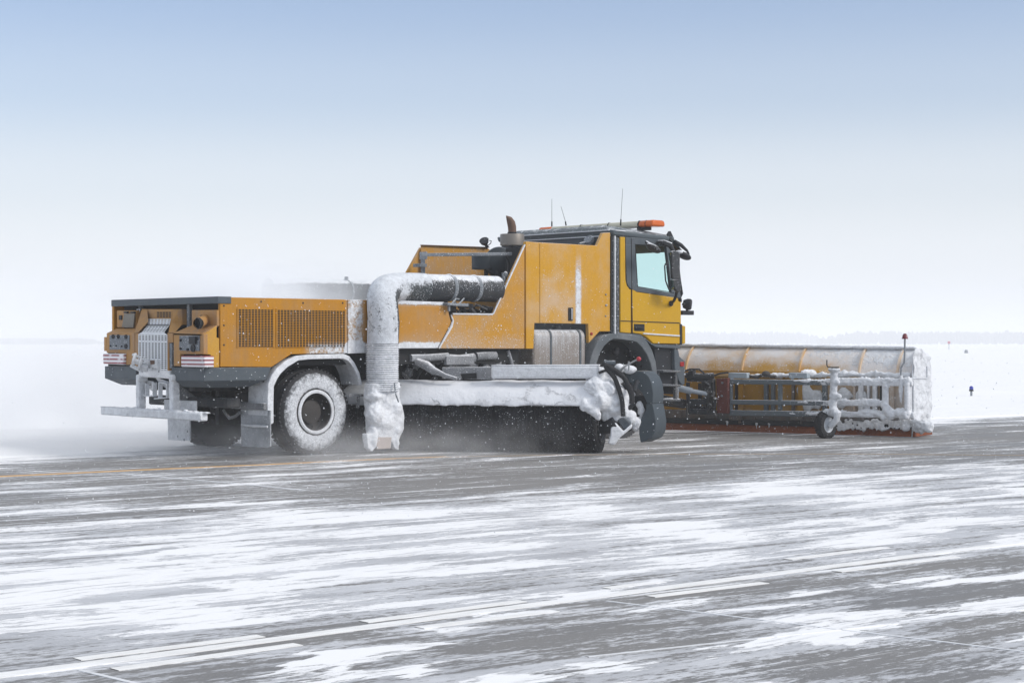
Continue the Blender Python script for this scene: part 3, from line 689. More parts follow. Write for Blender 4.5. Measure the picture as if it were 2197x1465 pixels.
perf([R(317, 684, .05), R(366, 684, .05), R(363.5, 696.5, .10), R(316.5, 696.5, .10)], 7, 4, M['grille2'] if 'grille2' in M else M['grille'])
g = MB()
for i in range(3):
    for j in range(5): g.prism([R(337+6.3*j, 669.5+4.2*i, .024), R(341.5+6.3*j, 669.5+4.2*i, .024), R(341.5+6.3*j, 671.8+4.2*i, .024), R(337+6.3*j, 671.8+4.2*i, .024)], (-.003, 0, 0))
g.build('vent_slots', M['black'], T)
perf([R(293.2, 663, .0), R(300, 663, .0), R(296, 712, .0), R(292, 712, .0)], 1, 12, M['grille'])
# grey hull under the tail
def hull(y0, y1, chy0, chy1, xf):
    xr = -1.66; za, zb, zc = 1.10, .945, .862
    m = MB(); bm = m.bm
    def loop(x0, x1, ya, yb, z): return [bm.verts.new(p) for p in ((x0, ya, z), (x1, ya, z), (x1, yb, z), (x0, yb, z))]
    a = loop(xr, xf, y0, y1, za); b = loop(xr, xf-.08, y0, y1, zb); c = loop(xr+.16, xf-.26, y0+chy0, y1-chy1, zc)
    bm.faces.new(a); bm.faces.new(c[::-1])
    for p_, q_ in ((a, b), (b, c)):
        for i in range(4): bm.faces.new((p_[i], p_[(i+1) % 4], q_[(i+1) % 4], q_[i]))
    return m.build('tail_hull', M['grey'], T, bevel=.006)
hy = R(368, 790, .24).y; hl = R(292, 784, .24).y; hx = S(583, 787).x
hull(-1.247, hy, .10, 0, hx); hull(hl, R(224.7, 783, .24).y, 0, .14, .3)
for px, py in ((233, 792), (243, 791), (262, 792), (386, 797), (398, 798), (432, 797)): MB().lathe(R(px, py, .24), (-1, 0, 0), [(.014, 0), (.012, .008), (.001, .01)], 8).build('hull_bolt', M['dust'], T)

# tow coupling and snow-covered underrun bar
cp = MB(); cp.prism([R(297, 790, .26), R(361, 793, .26), R(363, 813, .26), R(296, 808, .26)], (.25, 0, 0))
cp.build('coupling_block', M['snow_holes'], T, bevel=.02)
cj = MB(); d_ = V((-.75, .62, .22)).normalized()
for px, py, b_, r_, h_ in ((288, 771, .50, .085, .03), (301, 781, .42, .085, .03), (295, 776, .46, .035, .12), (309, 788, .36, .055, .10)):
    c_ = R(px, py, b_); cj.lathe(c_, d_, [(.001, -h_/2), (r_*.9, -h_/2), (r_, -h_/4), (r_, h_/4), (r_*.9, h_/2), (.001, h_/2)], 10)
cj.bar(R(281, 784, .46), R(306, 797, .38), .05, .035).bar(R(284, 760, .50), R(304, 768, .42), .03, .03).bar(R(306, 768, .40), R(319, 779, .34), .03, .04)
cj.build('tow_coupling', M['snow_dirty'], T, bevel=.008)
rbox('coupling_pin', [(320, 770), (336, 770), (336, 790), (318, 788)], .31, .06, M['snow_dirty'], .012); rbox('pin_recess', [(321.5, 773), (331, 773), (331, 781), (323, 782)], .318, .004, M['rust'], 0)
for (a, b, c) in (((302, 812), (302.5, 876), .028), ((373.5, 812), (374.5, 882), .03)):
    p0, p1 = R(*a, .20), R(*b, .20)
    MB().bar(p0 + V((0, 0, .05)), p1, .085 if a[0] < 350 else .095, .10, (1, 0, 0)).build('bar_bracket', M['white'], T, bevel=.015)
    MB().lathe(R(a[0]-4, a[1]-1, .26), (-1, 0, 0), [(.045, -.1), (.045, 0), (.03, .02), (.001, .02)], 14).build('bracket_boss', M['snow_dirty'], T, smooth=True)
lg = MB()
for a, b in (((316, 822), (316, 849)), ((332, 820), (332, 851)), ((344, 820), (344, 854)), ((361, 823), (361, 853))): lg.bar(R(*a, .18), R(*b, .18), .014, .06, (1, 0, 0))
for a, b in (((303, 843), (316, 850)), ((316, 850), (332, 849)), ((334, 855), (361, 853)), ((344, 820), (361, 823))): lg.bar(R(*a, .18), R(*b, .18), .06, .012)
lg.prism([R(298, 814, .14), R(330, 822, .14), R(334, 846, -.3), R(316, 830, -.3)], (0, 0, .02))
lg.prism([R(334, 812, .16), R(362, 822, .16), R(364, 838, -.25), R(345, 826, -.25)], (0, 0, .02))
lg.build('step_frame', M['white'], T, bevel=.004)
bar = MB(); A, B = R(223.5, 881, .30), R(438, 894.5, .30); bar.bar(A, B, .11, .098); ub = bar.build('underrun_bar', M['white'], T, bevel=.018)
sn = MB()
for i in range(26):
    f = i/25; q = A.lerp(B, f) + V((random.uniform(-.02, .03), 0, .048)); sn.blob(q, (.05, .055, .012+.012*random.random()), 1, .3, 9)
sn.blob(R(340, 878, .30), (.03, .05, .03), 2, .4, 9); sn.blob(R(398, 881, .30), (.04, .05, .025), 2, .4, 9); sn.build('snow_cover', M['snow'], ub, smooth=True)
for px, l in ((264, .04), (275, .02), (284, .055), (246, .015)):
    q = R(px, 888.5, .30); MB().tube([q, q - V((0, 0, l))], [.008, .002], 6).build('icicle', M['snow_dirty'], ub)
# plates and flaps behind the bar
MB().prism([R(352, 857, .0), R(419, 860, .0), R(419, 881, .0), R(352, 880, .0)], (.03, 0, 0)).build('cross_plate', M['white'], T, bevel=.005)
MB().prism([X(382, 826, -1.2), X(425, 858, -1.0), X(400, 862, -1.1), X(382, 858, -1.2)], (0, 0, .02)).build('brace', M['under2'], T)
fl = MB().prism([X(359, 890, -.95), X(407, 894, -.95), X(407.5, 945.5, -.95), X(360.5, 943.5, -.95)], (.02, 0, 0)).build('mud_flap', M['white'], T, bevel=.004)
for px, py, r in ((402, 925, .016), (395, 943, .018), (381, 936, .012)): MB().lathe(X(px, py, -.953), (-1, 0, 0), [(r, 0), (r*.6, .004), (.001, .004)], 9).build('bare_spot', M['dust'], fl)
f2 = MB().prism([X(516, 878, -.75), X(579, 880, -.75), X(579.5, 958, -.75), X(574, 961, -.75), X(517.5, 957, -.75)], (.02, 0, 0)).build('mud_flap', M['flap'], T, bevel=.004)
MB().tube([X(518, 911, -.77), X(545, 914, -.78), X(574, 915, -.77)], [.012, .02, .012], 8).build('snow_lip', M['snow_dirty'], f2, smooth=True)
MB().bar(X(497, 869, -.78), X(569, 872, -.78), .05, .085).build('flap_bracket', M['under2'], T, bevel=.012)
MB().tube([X(480, 880, -.7), X(492, 897, -.75), X(505, 893, -.78), X(514, 885, -.78)], .02, 8).build('hose', M['under2'], T, smooth=True)
ug = MB()
for i in range(16):
    px, py = random.uniform(430, 510), random.uniform(838, 900); ug.blob(X(px, py, random.uniform(-.6, .2)), random.uniform(.03, .08), 1, .4)
ug.build('suspension_clutter', M['under'], T)
MB().bb((-1.1, -.9, .60), (-.9, .9, .72)).bb((-.65, -.55, .5), (-.2, -.40, .80)).build('rear_suspension', M['under'], T, bevel=.02)

# --- wheel arch fender (snow-covered band following the arch)
ob = [(574.6, 915), (574.4, 868), (575.5, 824), (584, 804), (595, 789), (613, 774), (635, 763.5), (660, 761), (700, 760), (738, 759), (750, 764), (761, 778), (771, 798), (778, 826)]
ib = [(587.5, 907), (587.2, 866), (588, 829), (594.5, 814), (603, 801), (618, 787), (640.5, 773.5), (662, 771.2), (700, 770), (735, 769.5), (747, 774), (757, 786), (766, 803), (771, 826)]
m = MB(); bm = m.bm; pr = None
for a, b in zip(ob, ib):
    o1, i1 = S(*a, .01), S(*b, .01); o2, i2 = o1 + V((0, .42, 0)), i1.lerp(o1, .6) + V((0, .42, 0))
    row = [bm.verts.new(q) for q in (i1, o1, o2, i2)]
    if pr:
        for k in range(4): bm.faces.new((pr[k], pr[(k+1) % 4], row[(k+1) % 4], row[k]))
    else: bm.faces.new(row)
    pr = row
bm.faces.new(pr[::-1]); m.build('wheel_arch', M['white'], T, bevel=.008)
MB().prism([S(560, 806, -.10), S(583, 789, -.10), S(625, 762, -.10), S(780, 759, -.10), S(782, 800, -.10), S(760, 790, -.10), S(735, 771, -.10), S(640, 775, -.10), S(603, 803, -.10), S(588, 830, -.10), S(587, 905, -.10), S(577, 905, -.10), S(575, 840, -.10)], (0, .3, 0)).build('arch_backing', M['black'], T)
MB().bb((-.62, .0, .35), (.62, .08, 1.05)).build('inner_shield', M['under'], T)
MB().bar(S(748, 847, .03), S(784, 848, .03), .03, .03).bar(S(769, 850, .02), S(767, 875, .02), .03, .03, (1, 0, 0)).build('bracket', M['under2'], T)

# --- flank panels, tall locker
mid = [(967, 674), (1057, 675.5), (1058, 675), (1080, 634), (1125.5, 526), (1125.5, 748), (940, 747.3), (965, 705), (970, 692)]
mid = [(971, 674.5), (1057.5, 675.5), (1080, 624), (1125.5, 526), (1125.5, 748.2), (941.5, 747.6), (968, 700), (971.5, 690)]
MB().prism([S(*a) for a in mid], (0, .05, 0)).build('flank_panel', M['mid'], T, bevel=.008)
MB().tube([S(971, 673.5, .0), S(1057, 674.5, .0)], .012, 8).tube([S(1058, 674, .0), S(1126, 525, .0)], .012, 8).tube([S(942, 747, .004), S(968, 701, .006), S(972, 688, .006), S(968, 676, .004)], [.012, .02, .014, .008], 8).build('snow_edge', M['snow_dirty'], T, smooth=True)
tall = [(1128.5, 518), (1156, 520), (1281.5, 527), (1294, 499.5), (1309.5, 499), (1309, 711), (1286.5, 711), (1263.5, 736), (1262, 695), (1147, 693), (1145, 748.3), (1128.5, 748.3)]
tl = MB().prism([S(*a) for a in tall], (0, .06, 0)).build('side_locker', M['tall'], T, bevel=.008)
MB().bb((S(1147, 700).x, -1.19, S(1147, 690).z), (S(1262, 700).x, 1.15, S(1147, 690).z+.03)).bb((S(1132, 700).x, -1.19, 2.1), (S(1307, 700).x, -.8, 2.72)).build('locker_body', M['black'], T)
dr = MB().prism([S(1158, 522, .002), S(1245, 527, .002), S(1245, 694, .002), S(1158, 692.5, .002)], (0, -.006, 0)).build('locker_door', M['tall'], tl, bevel=.002)
hd = MB().prism([S(1219, 660, .01), S(1228.5, 660, .01), S(1228.5, 688, .01), S(1219, 688, .01)], (0, -.012, 0)).build('handle_plate', M['dark'], tl, bevel=.003)
MB().prism([S(1225, 662, .028), S(1228, 662, .028), S(1228, 686, .028), S(1225, 686, .028)], (0, -.010, 0)).build('handle', M['steel'], tl, bevel=.003)
for px, py, r in ((1299.5, 632, .013), (1300, 655, .017), (1299, 678, .013)): MB().lathe(S(px, py), (0, -1, 0), [(r, 0), (r, .01), (r*.5, .016), (.001, .016)], 10).build('bolt', M['galv'], tl, smooth=True)
MB().lathe(S(1268.5, 716), (0, -1, 0), [(.022, 0), (.022, .012), (.012, .02), (.001, .02)], 14).build('reflector', M['red'], tl, smooth=True)
# far flank panels (other side of the engine bay)
MB().prism([S(*a, -2.45) for a in ((871, 589), (903, 531), (1000, 531), (1052, 536), (1110, 540), (1110, 700), (871, 700))], (0, .05, 0)).build('flank_panel', M['mid'], T, bevel=.008)
MB().prism([S(*a, -2.40) for a in ((904, 526), (1045, 531), (1056, 540), (1056, 600), (904, 600))], (0, .02, 0)).build('flank_panel', M['mid'], T, bevel=.004)
MB().bar(S(904, 526, -2.39), S(1048, 531, -2.39), .05, .012).build('panel_edge', M['rust'], T)
# engine bay floor/back so nothing shows through
MB().bb((2.35, -1.12, 1.60), (3.6, 1.12, 1.72)).bb((2.0, -1.0, 1.62), (2.42, 1.15, 1.9)).build('engine_bay', M['black'], T)
eb = MB()
for i in range(26):
    px, py = random.uniform(972, 1052), random.uniform(652, 672); a = S(px, py, -random.uniform(.05, .5)); b = a + V((random.uniform(.1, .4), random.uniform(-.1, .3), random.uniform(-.12, .03)))
    eb.tube([a, b], random.uniform(.01, .03), 8)
eb.build('engine_fittings', M['under'], T)

# --- air duct on the near side
yp = -1.13; zc = 2.135
pts = [V((x, yp, zc)) for x in (3.15, 2.4, 1.75)]
MB().tube(pts, [.178, .178, .172], 40).build('air_duct', M['pipe'], T, smooth=True)
rg = MB()
for px in (2.72, 2.28): MB().tube([V((px-.03, yp, zc)), V((px, yp, zc)), V((px+.03, yp, zc))], [.180, .188, .180], 40).build('duct_clamp', M['dust'], T, smooth=True)
k = MB().bar(S(955, 652, .05), S(1000, 655, .05), .10, .035).bar(S(963, 655, .05), S(963, 668, .05), .03, .03, (1, 0, 0)).tube([S(968, 653, .05), S(978, 641, .03), S(985, 642, .0)], .012, 6).tube([S(985, 652, .05), S(996, 640, .03)], .012, 6)
k.build('duct_bracket', M['dust'], T, bevel=.004)
# elbow and hose
E0 = V((1.75, yp, zc)); H1 = V((.90, -1.46, 1.66))
el_ = bez(E0, (1.02, -1.15, 2.12), (.88, -1.44, 2.10), H1, 18)
MB().tube([V((1.85, yp, zc)), V((1.75, yp, zc))] + el_[1:], [.183, .184] + [.186+.016*i/18 for i in range(18)], 40, jit=lambda p: .02*mn.noise(p*9)).build('duct_elbow', M['hose'], T, smooth=True)
HS = H1; HE = V((.875, -1.47, 1.36))
MB().tube([H1 + V((0, 0, .02)), HE], [.205, .200], 40, jit=lambda p: .03*mn.noise(p*12)).build('air_hose', M['hose'], T, smooth=True)
n = 120; pp = [V((.87, -1.47, 1.39 - .60*i/n)) for i in range(n+1)]
MB().tube(pp, [.204 + .008*math.cos(i/n*2*math.pi*22) + (.012 if i < 5 else 0) for i in range(n+1)], 40, jit=lambda p: .04*mn.noise(p*7)).build('ribbed_hose', M['ribbed'], T, smooth=True)
# nozzle crusted with snow: widening to the right, open foot
def Z(px, py, o): return S(px, py, o)
nz = MB()
L = [((789, 822), (852, 820), .15), ((787, 850), (850, 848), .16), ((788, 872), (855, 866), .16), ((790, 900), (861, 893), .17), ((790, 922), (859, 912), .16), ((793, 948), (852, 940), .13)]
ring = []
for (a, b, dp) in L:
    A_, B_ = Z(*a, .22), Z(*b, .22); r = []
    for k in range(20):
        th = 2*math.pi*k/20; cx_ = (A_+B_)/2; hw = (B_.x-A_.x)/2
        sq = lambda v: math.copysign(abs(v)**.7, v)
        r.append(nz.bm.verts.new(V((cx_.x + hw*sq(math.cos(th)), -1.47 + dp*sq(math.sin(th)), cx_.z))))
    ring.append(r)
for i in range(len(L)-1):
    for k in range(20): nz.bm.faces.new((ring[i][k], ring[i][(k+1) % 20], ring[i+1][(k+1) % 20], ring[i+1][k]))
nz.bm.faces.new(ring[0]); nz.bm.faces.new(ring[-1][::-1])
for px, py, r, o in ((846, 832, (.07, .10, .05), .30), (836, 846, (.13, .12, .05), .30), (800, 852, (.10, .12, .06), .30), (845, 876, (.11, .14, .14), .28), (852, 895, (.10, .10, .12), .28), (805, 890, (.12, .12, .16), .32), (822, 905, (.14, .12, .12), .32),
                     (798, 930, (.06, .09, .11), .30), (800, 950, (.045, .06, .09), .33), (849, 945, (.04, .06, .10), .33), (846, 920, (.07, .12, .10), .28)):
    nz.blob(Z(px, py, o), r, 3, .22, 5)
nz.prism([Z(787, 930, .36), Z(807, 930, .36), Z(808, 950, .36), Z(800, 969, .36), Z(789, 960, .36)], (0, .10, 0)).prism([Z(841, 930, .36), Z(860, 915, .36), Z(858, 945, .36), Z(855, 966, .36), Z(847, 962, .36), Z(842, 950, .36)], (0, .10, 0)).prism([Z(862, 893, .33), Z(866, 898, .33), Z(859, 935, .33), Z(845, 930, .33)], (0, .12, 0))
nz.build('blower_nozzle', M['snow'], T, remesh=.014, disp=.035, dsize=.13)
MB().prism([Z(808, 938, .36), Z(841, 937, .36), Z(839, 962, .36), Z(809, 964, .36)], (0, .02, 0)).build('nozzle_mouth', M['mouth'], T, bevel=.01)
MB().tube([Z(846, 822, .45), Z(849, 845, .5), Z(855, 862, .47)], .010, 8).build('hose_strap', M['dust'], T, smooth=True)
# far duct
zf = 2.13; p0, p1 = S(575, 620, -2.4), S(840, 620, -2.4)
MB().tube([V((p0.x, p0.y, zf)), V((p1.x+1.0, p0.y, zf))], .165, 32).build('air_duct', M['pipe_far'], T, smooth=True)
a = S(757, 625, -2.25); MB().lathe(V((a.x, p0.y, zf)), (1, 0, 0), [(.167, -.02), (.18, -.015), (.18, .015), (.167, .02)], 32).box(V((a.x, p0.y, zf+.19)), (.03, .05, .05)).build('duct_clamp', M['dust'], T, smooth=True)

# --- engine-bay top items
MB().bar(S(903, 547, -.9), S(1109, 545, -.3), .04, .045).build('cross_bar', M['dust'], T, bevel=.004)
MB().bb(S(903, 545, -2.3), S(912, 600, -2.2)).bb(S(886, 566, -2.3), S(916, 573, -2.15)).bb(S(903, 541, -2.3), S(914, 556, -2.15)).build('bar_post', M['dust'], T, bevel=.004)
af = MB().lathe(S(1071, 562, -.75), (-.75, -.65, .1), [(.001, .20), (.10, .19), (.19, .12), (.22, 0), (.22, -.35), (.001, -.35)], 32).build('air_filter', M['filter'], T, smooth=True)
MB().lathe(S(1042, 563, -.9), (0, 0, 1), [(.001, .12), (.19, .12), (.20, .10), (.20, -.10), (.001, -.10)], 32).build('filter_housing', M['filter'], T, smooth=True)
MB().tube([S(1043, 575, -.9), S(1043, 600, -.9)], .03, 10).tube([S(1068, 580, -.6), S(1068, 602, -.6)], .03, 10).tube([S(1100, 540, -.5), S(1094, 600, -.4)], .06, 12).tube([S(1086, 548, -.3), S(1090, 560, -.3), S(1092, 590, -.3)], .02, 8).bb(S(1022, 594, -.8), S(1090, 604, -.3)).build('filter_support', M['dark'], T, smooth=False)
cp_ = MB().blob(S(1085, 590, -.1), (.04, .04, .05), 2, .2).blob(S(1082, 602, -.08), (.03, .03, .07), 2, .3).tube([S(1079, 585, -.1), S(1079, 610, -.1)], .018, 8).build('hose_coupling', M['dust'], T, smooth=True)
MB().lathe(S(1099, 515, -1.3), (0, 0, 1), [(.001, .085), (.175, .085), (.178, .08), (.178, -.082), (.001, -.082)], 36).build('silencer', M['muff'], T, smooth=True)
ez = MB(); c = S(1098.5, 503, -1.3)
path = [S(1099, 506, -1.3), S(1099, 496, -1.3), S(1098.5, 487, -1.3), S(1096.5, 478, -1.3), S(1092.5, 470, -1.3), S(1086.5, 463.5, -1.3)]
ez.tube(path, [.062, .060, .062, .060, .046, .008], 18); ez.build('exhaust_stack', M['rust'], T, smooth=True)
MB().lathe(S(1098.5, 502.5, -1.3), (0, 0, 1), [(.063, -.03), (.067, -.02), (.067, .03), (.063, .03)], 18).build('stack_collar', M['dark'], T, smooth=True)
MB().bar(S(1096, 527, -1.2), S(1096, 540, -1.2), .05, .05, (1, 0, 0)).bar(S(1080, 530, -1.2), S(1120, 531, -1.2), .05, .02).build('silencer_bracket', M['dark'], T)
wl = MB().tube([S(1046, 531, -2.35), S(1043, 526, -2.35), S(1039, 521, -2.35)], .025, 8); wl.lathe(S(1040, 521, -2.35), (-.55, -.3, .6), [(.02, -.05), (.06, 0), (.075, .05), (.001, .055)], 16); wl.tube([S(1047, 527, -2.35), S(1053, 522, -2.35), S(1054, 517, -2.35), S(1050, 516, -2.35)], .007, 6)
wl.build('work_lamp', M['dark'], T, smooth=True)
wl = MB().lathe(S(1265, 518, -.45), (-.8, -.3, .5), [(.001, .06), (.06, .06), (.085, .03), (.085, 0), (.04, -.06), (.001, -.07)], 20); wl.tube([S(1243, 523, -.4), S(1254, 521, -.45), S(1262, 522, -.45)], .016, 8)
wl.build('work_lamp', M['dust'], T, smooth=True)

# --- fuel tank
ft = MB(); x0, x1 = S(1150, 745).x, S(1262, 745).x; z0, z1 = 1.0, S(1200, 706).z
pr = []; yo, yi = -1.20, -.60
for cy, cz, a0 in ((yo+.11, z1-.11, 90), (yo+.11, z0+.11, 180), (yi-.05, z0+.05, 270), (yi-.05, z1-.05, 0)):
    r = .11 if cy < -.9 else .05
    for i in range(7):
        th = math.radians(a0 + 15*i); pr.append(V((x0, cy + r*math.cos(th), cz + r*math.sin(th))))
tk = MB().prism(pr, (x1-x0, 0, 0)).build('fuel_tank', M['tank'], T, bevel=.03)
for px in (1182, 1245):
    m = MB(); xx = S(px, 740, -.05).x
    m.prism([q + V((xx-x0-.018, (q.y-(-.9))*.022, (q.z-(z0+z1)/2)*.022)) for q in pr], (.036, 0, 0)); m.build('strap', M['grey'], tk)
MB().lathe(V((S(1199, 704, -.2).x, -1.02, z1)), (0, 0, 1), [(.055, -.02), (.055, .03), (.04, .045), (.001, .045)], 18).build('filler_cap', M['dust'], tk, smooth=True)
MB().bb((x0-.02, -1.15, .97), (x1+.02, -.6, 1.0)).build('tank_cradle', M['under2'], T)

# --- underbody clutter between the wheels
uc = MB()
uc.bb(S(850, 752, -.25), V((3.6, -.9, 1.14)))
for a, b, r in (((850, 772), (905, 766), .045), ((880, 768), (960, 764), .05), ((905, 778), (925, 790), .07), ((925, 792), (985, 812), .035), ((955, 770), (1015, 768), .07), ((960, 780), (1015, 782), .05), ((1040, 755), (1045, 800), .05), ((1090, 752), (1100, 786), .025), ((1075, 752), (1083, 786), .02), ((1020, 765), (1062, 763), .06)):
    o = random.uniform(.05, .3); uc.tube([S(*a, -o), S(((a[0]+b[0])/2), (a[1]+b[1])/2+random.uniform(-3, 3), -o), S(*b, -o)], r, 10)
for i in range(44):
    px, py = random.uniform(855, 1145), random.uniform(755, 800); uc.blob(S(px, py, -random.uniform(.15, .6)), random.uniform(.03, .09), 1, .45, 8)
uc.build('underbody_gear', M['under2'], T, bevel=0, smooth=True)
uc = MB()
for i in range(40):
    px, py = random.uniform(850, 1150), random.uniform(750, 812); a = S(px, py, -random.uniform(.1, .7)); b = a + V((random.uniform(-.3, .4), random.uniform(-.1, .3), random.uniform(-.22, .12))); uc.tube([a, (a+b)/2 + V((0, 0, random.uniform(-.05, .05))), b], random.uniform(.01, .035), 8)
uc.build('underbody_lines', M['under'], T, smooth=True)
MB().box(S(985, 773, -.05), (.50, .06, .12)).build('slotted_rail', M['under2'], T, bevel=.01)
bl_ = MB(); bl_.bb((.8, -.75, .55), (4.6, .9, 1.10)); bl_.build('drive_casing', M['black'], T)

# ------------------------------------------------------------------ cab
fx = S(1463, 700).x                       # front face x
xb = S(1311, 700).x; xd = S(1354, 600).x
YO, YI = -1.25, 1.15
body = [(1331, 506), (1436, 514), (1463, 640), (1462, 738), (1402, 737), (1396, 731), (1386, 722), (1372, 716.5), (1331, 713)]
door_bot = [(1355.5, 614), (1366, 626), (1461, 640), (1462, 738), (1402, 737), (1396, 731), (1386, 722), (1374, 716.5), (1357, 714)]
# shell core: set a little in from the skins; hollow window zone
def slab(name, pts, o, th, mat, par=T, bev=.006): return MB().prism([S(*q, o) for q in pts], (0, th, 0)).build(name, mat, par, bevel=bev)
cb = slab('cab_door', door_bot, .0, .06, M['cab'], T, .012)
slab('cab_rear_corner', [(1331, 508), (1341.5, 508.5), (1342.5, 600), (1345, 612), (1350.5, 620), (1354, 621), (1354, 715), (1331, 713)], 0, .06, M['cab'], T, .01)
# window surround frame (four pieces)
fr = MB()
for pts in ([(1342.5, 509), (1435, 514), (1437, 528), (1363, 524.5), (1352, 524.5), (1342.5, 524)], [(1342.5, 524), (1362.7, 524.5), (1367.5, 615.5), (1460, 632), (1461, 639), (1366, 625.5), (1355, 620.5), (1349, 615), (1345, 606)], [(1429.5, 528), (1437.5, 528), (1460.5, 632), (1441, 627.5)]):
    fr.prism([S(*q, .003) for q in pts], (0, .055, 0))
wf = fr.build('window_frame', M['grey'], T, bevel=.006)
slab('door_glass', [(1361, 523), (1431, 527), (1443, 629), (1366, 617)], -.030, .006, M['glass'], wf, 0)
MB().tube([S(q[0], q[1], -.012) for q in ((1362.7, 524.5), (1430, 528), (1442, 627.5), (1368, 615), (1362.7, 524.5))], .008, 6).build('window_seal', M['black'], wf)
hb = MB().tube([S(1433, 565, .02), S(1428, 566, .035), S(1426, 571, .035), S(1428, 602, .035), S(1434, 618, .035), S(1436, 622, .02)], .011, 8).build('grab_rail', M['dark'], T, smooth=True)
# door split line, groove, handle, trim
MB().prism([S(1353.4, 511, .001), S(1355.0, 511, .001), S(1357.4, 735, .001), S(1355.6, 735, .001)], (0, -.004, 0)).build('door_gap', M['black'], T)
MB().prism([S(1331, 689.5, .001), S(1458, 694.0, .001), S(1458, 692.0, .001), S(1331, 687.5, .001)], (0, -.004, 0)).build('waist_groove', M['black'], T)
MB().bar(S(1380, 715.5, .01), S(1458, 720.5, .01), .02, .022).build('trim_strip', M['snow_dirty'], T, bevel=.005)
dh = slab('handle_recess', [(1360, 694.5), (1383.5, 695), (1383.5, 711), (1361, 710.5)], .004, .02, M['black'], T, .008)
MB().bar(S(1363, 702, .03), S(1382, 703, .03), .02, .022).build('door_handle', M['dark'], dh, bevel=.005)
# dark back strip: intake stack with snow
st_ = MB().bb(V((xb, -1.24, S(1320, 716).z)), V((S(1331, 600).x, -1.0, S(1320, 508).z))).build('intake_stack', M['stack'], T, bevel=.02)
MB().bar(S(1319, 506, .02), S(1319, 716, .02), .02, .02, (1, 0, 0)).build('stack_edge', M['snow_dirty'], st_)
MB().bar(S(1311.5, 506, .005), S(1310.5, 712, .005), .02, .02, (1, 0, 0)).build('stack_gap', M['black'], st_)
# far side skin, back wall, front wall, floor
cs = MB()
xr_ = S(1331, 600).x; zf0 = S(1400, 738).z; z_w = S(1461, 640).z; z_t = S(1400, 511).z
cs.bb((xr_, YI, zf0), (fx-.06, YI+.06, z_w)); cs.bb((xr_, YI, z_w), (xr_+.45, YI+.06, z_t))
cs.bb((xr_-.02, YO+.06, zf0+.1), (xr_+.04, YI+.06, z_t-.55)); cs.bb((xr_-.02, YO+.06, z_t-.14), (xr_+.04, YI+.06, z_t+.1)); cs.bb((xr_-.02, .62, z_t-.6), (xr_+.04, YI+.06, z_t)); cs.bb((xr_-.02, YO+.06, z_t-.6), (xr_+.04, -.85, z_t))
cs.bb((xr_, YO+.07, zf0+.15), (fx-.08, YI, zf0+.2))
cs.build('cab_shell', M['grey'], T, bevel=.01)
wl_ = MB().bb((xr_+.0, -.85, z_t-.55), (xr_+.02, .62, z_t-.14)).build('rear_window', M['glass'], T)
fw_ = MB()    # front: lower panel yellow, slanted windscreen
zc0 = S(1458, 640).z; zc1 = S(1436, 514).z; xt = S(1436, 514).x
fw_.prism([V((fx, YO+.02, S(1462, 737).z)), V((fx, YO+.02, zc0-.02)), V((fx-.08, YO+.02, zc0-.02)), V((fx-.08, YO+.02, S(1462, 737).z))], (0, YI-YO+.02, 0)).build('cab_front', M['cab'], T, bevel=.02)
ap = MB()
for y in (YO+.0, YI-.0): ap.prism([V((fx+.01, y, zc0-.05)), V((xt+.05, y, zc1)), V((xt-.05, y, zc1)), V((fx-.09, y, zc0-.05))], (0, .06, 0))
ap.prism([V((fx+.005, YO, zc0-.06)), V((fx+.005, YO, zc0+.0)), V((fx-.08, YO, zc0+.0)), V((fx-.08, YO, zc0-.06))], (0, YI-YO+.06, 0))
ap.build('windscreen_pillars', M['dark'], T, bevel=.01)
MB().prism([V((fx-.01, YO+.06, zc0)), V((xt+.02, YO+.06, zc1)), V((xt+.01, YO+.06, zc1)), V((fx-.02, YO+.06, zc0))], (0, YI-YO-.06, 0)).build('windscreen', M['glass'], T)
# roof: lofted cap with chamfered edges
rm = MB(); bm = rm.bm
x0 = S(1318, 504).x; x1 = S(1440, 512).x; ze0 = S(1331, 506).z
zr = S(1335, 484).z
def rl(xa, xb_, ins, z0_, z1_):
    return [bm.verts.new(p) for p in ((xa, YO+ins, z0_), (xb_, YO+ins, z1_), (xb_, YI+.06-ins, z1_), (xa, YI+.06-ins, z0_))]
ls = [rl(x0-.03, x1+.05, -.005, ze0, ze0-.045), rl(x0-.05, x1+.07, -.02, ze0+.075, ze0+.02), rl(x0-.03, x1-.02, .05, ze0+.085, ze0+.06), rl(x0+.0, x1-.12, .14, zr-.03, zr-.07), rl(x0+.08, x1-.25, .30, zr+.015, zr-.03)]
bm.faces.new(ls[0][::-1]); bm.faces.new(ls[-1])
for a, b in zip(ls, ls[1:]):
    for i in range(4): bm.faces.new((a[i], a[(i+1) % 4], b[(i+1) % 4], b[i]))
rf = rm.build('cab_roof', M['roof'], T, bevel=.03)
rs = MB()
for z_, o_ in ((ze0+.078, -.055), (ze0+.0, -.035)): rs.bar(V((x0+o_, YO+.05, z_)), V((x0+o_, YI, z_)), .02, .014)
rs.bar(V((x0, YO-.018, ze0+.076)), V((x0+.22, YO-.018, ze0+.070)), .02, .012)
rs.build('snow_line', M['snow'], rf)
MB().bb((x0-.02, YO+.05, ze0-.13), (x0+.03, YI, ze0-.005)).build('roof_back_edge', M['grey'], T)
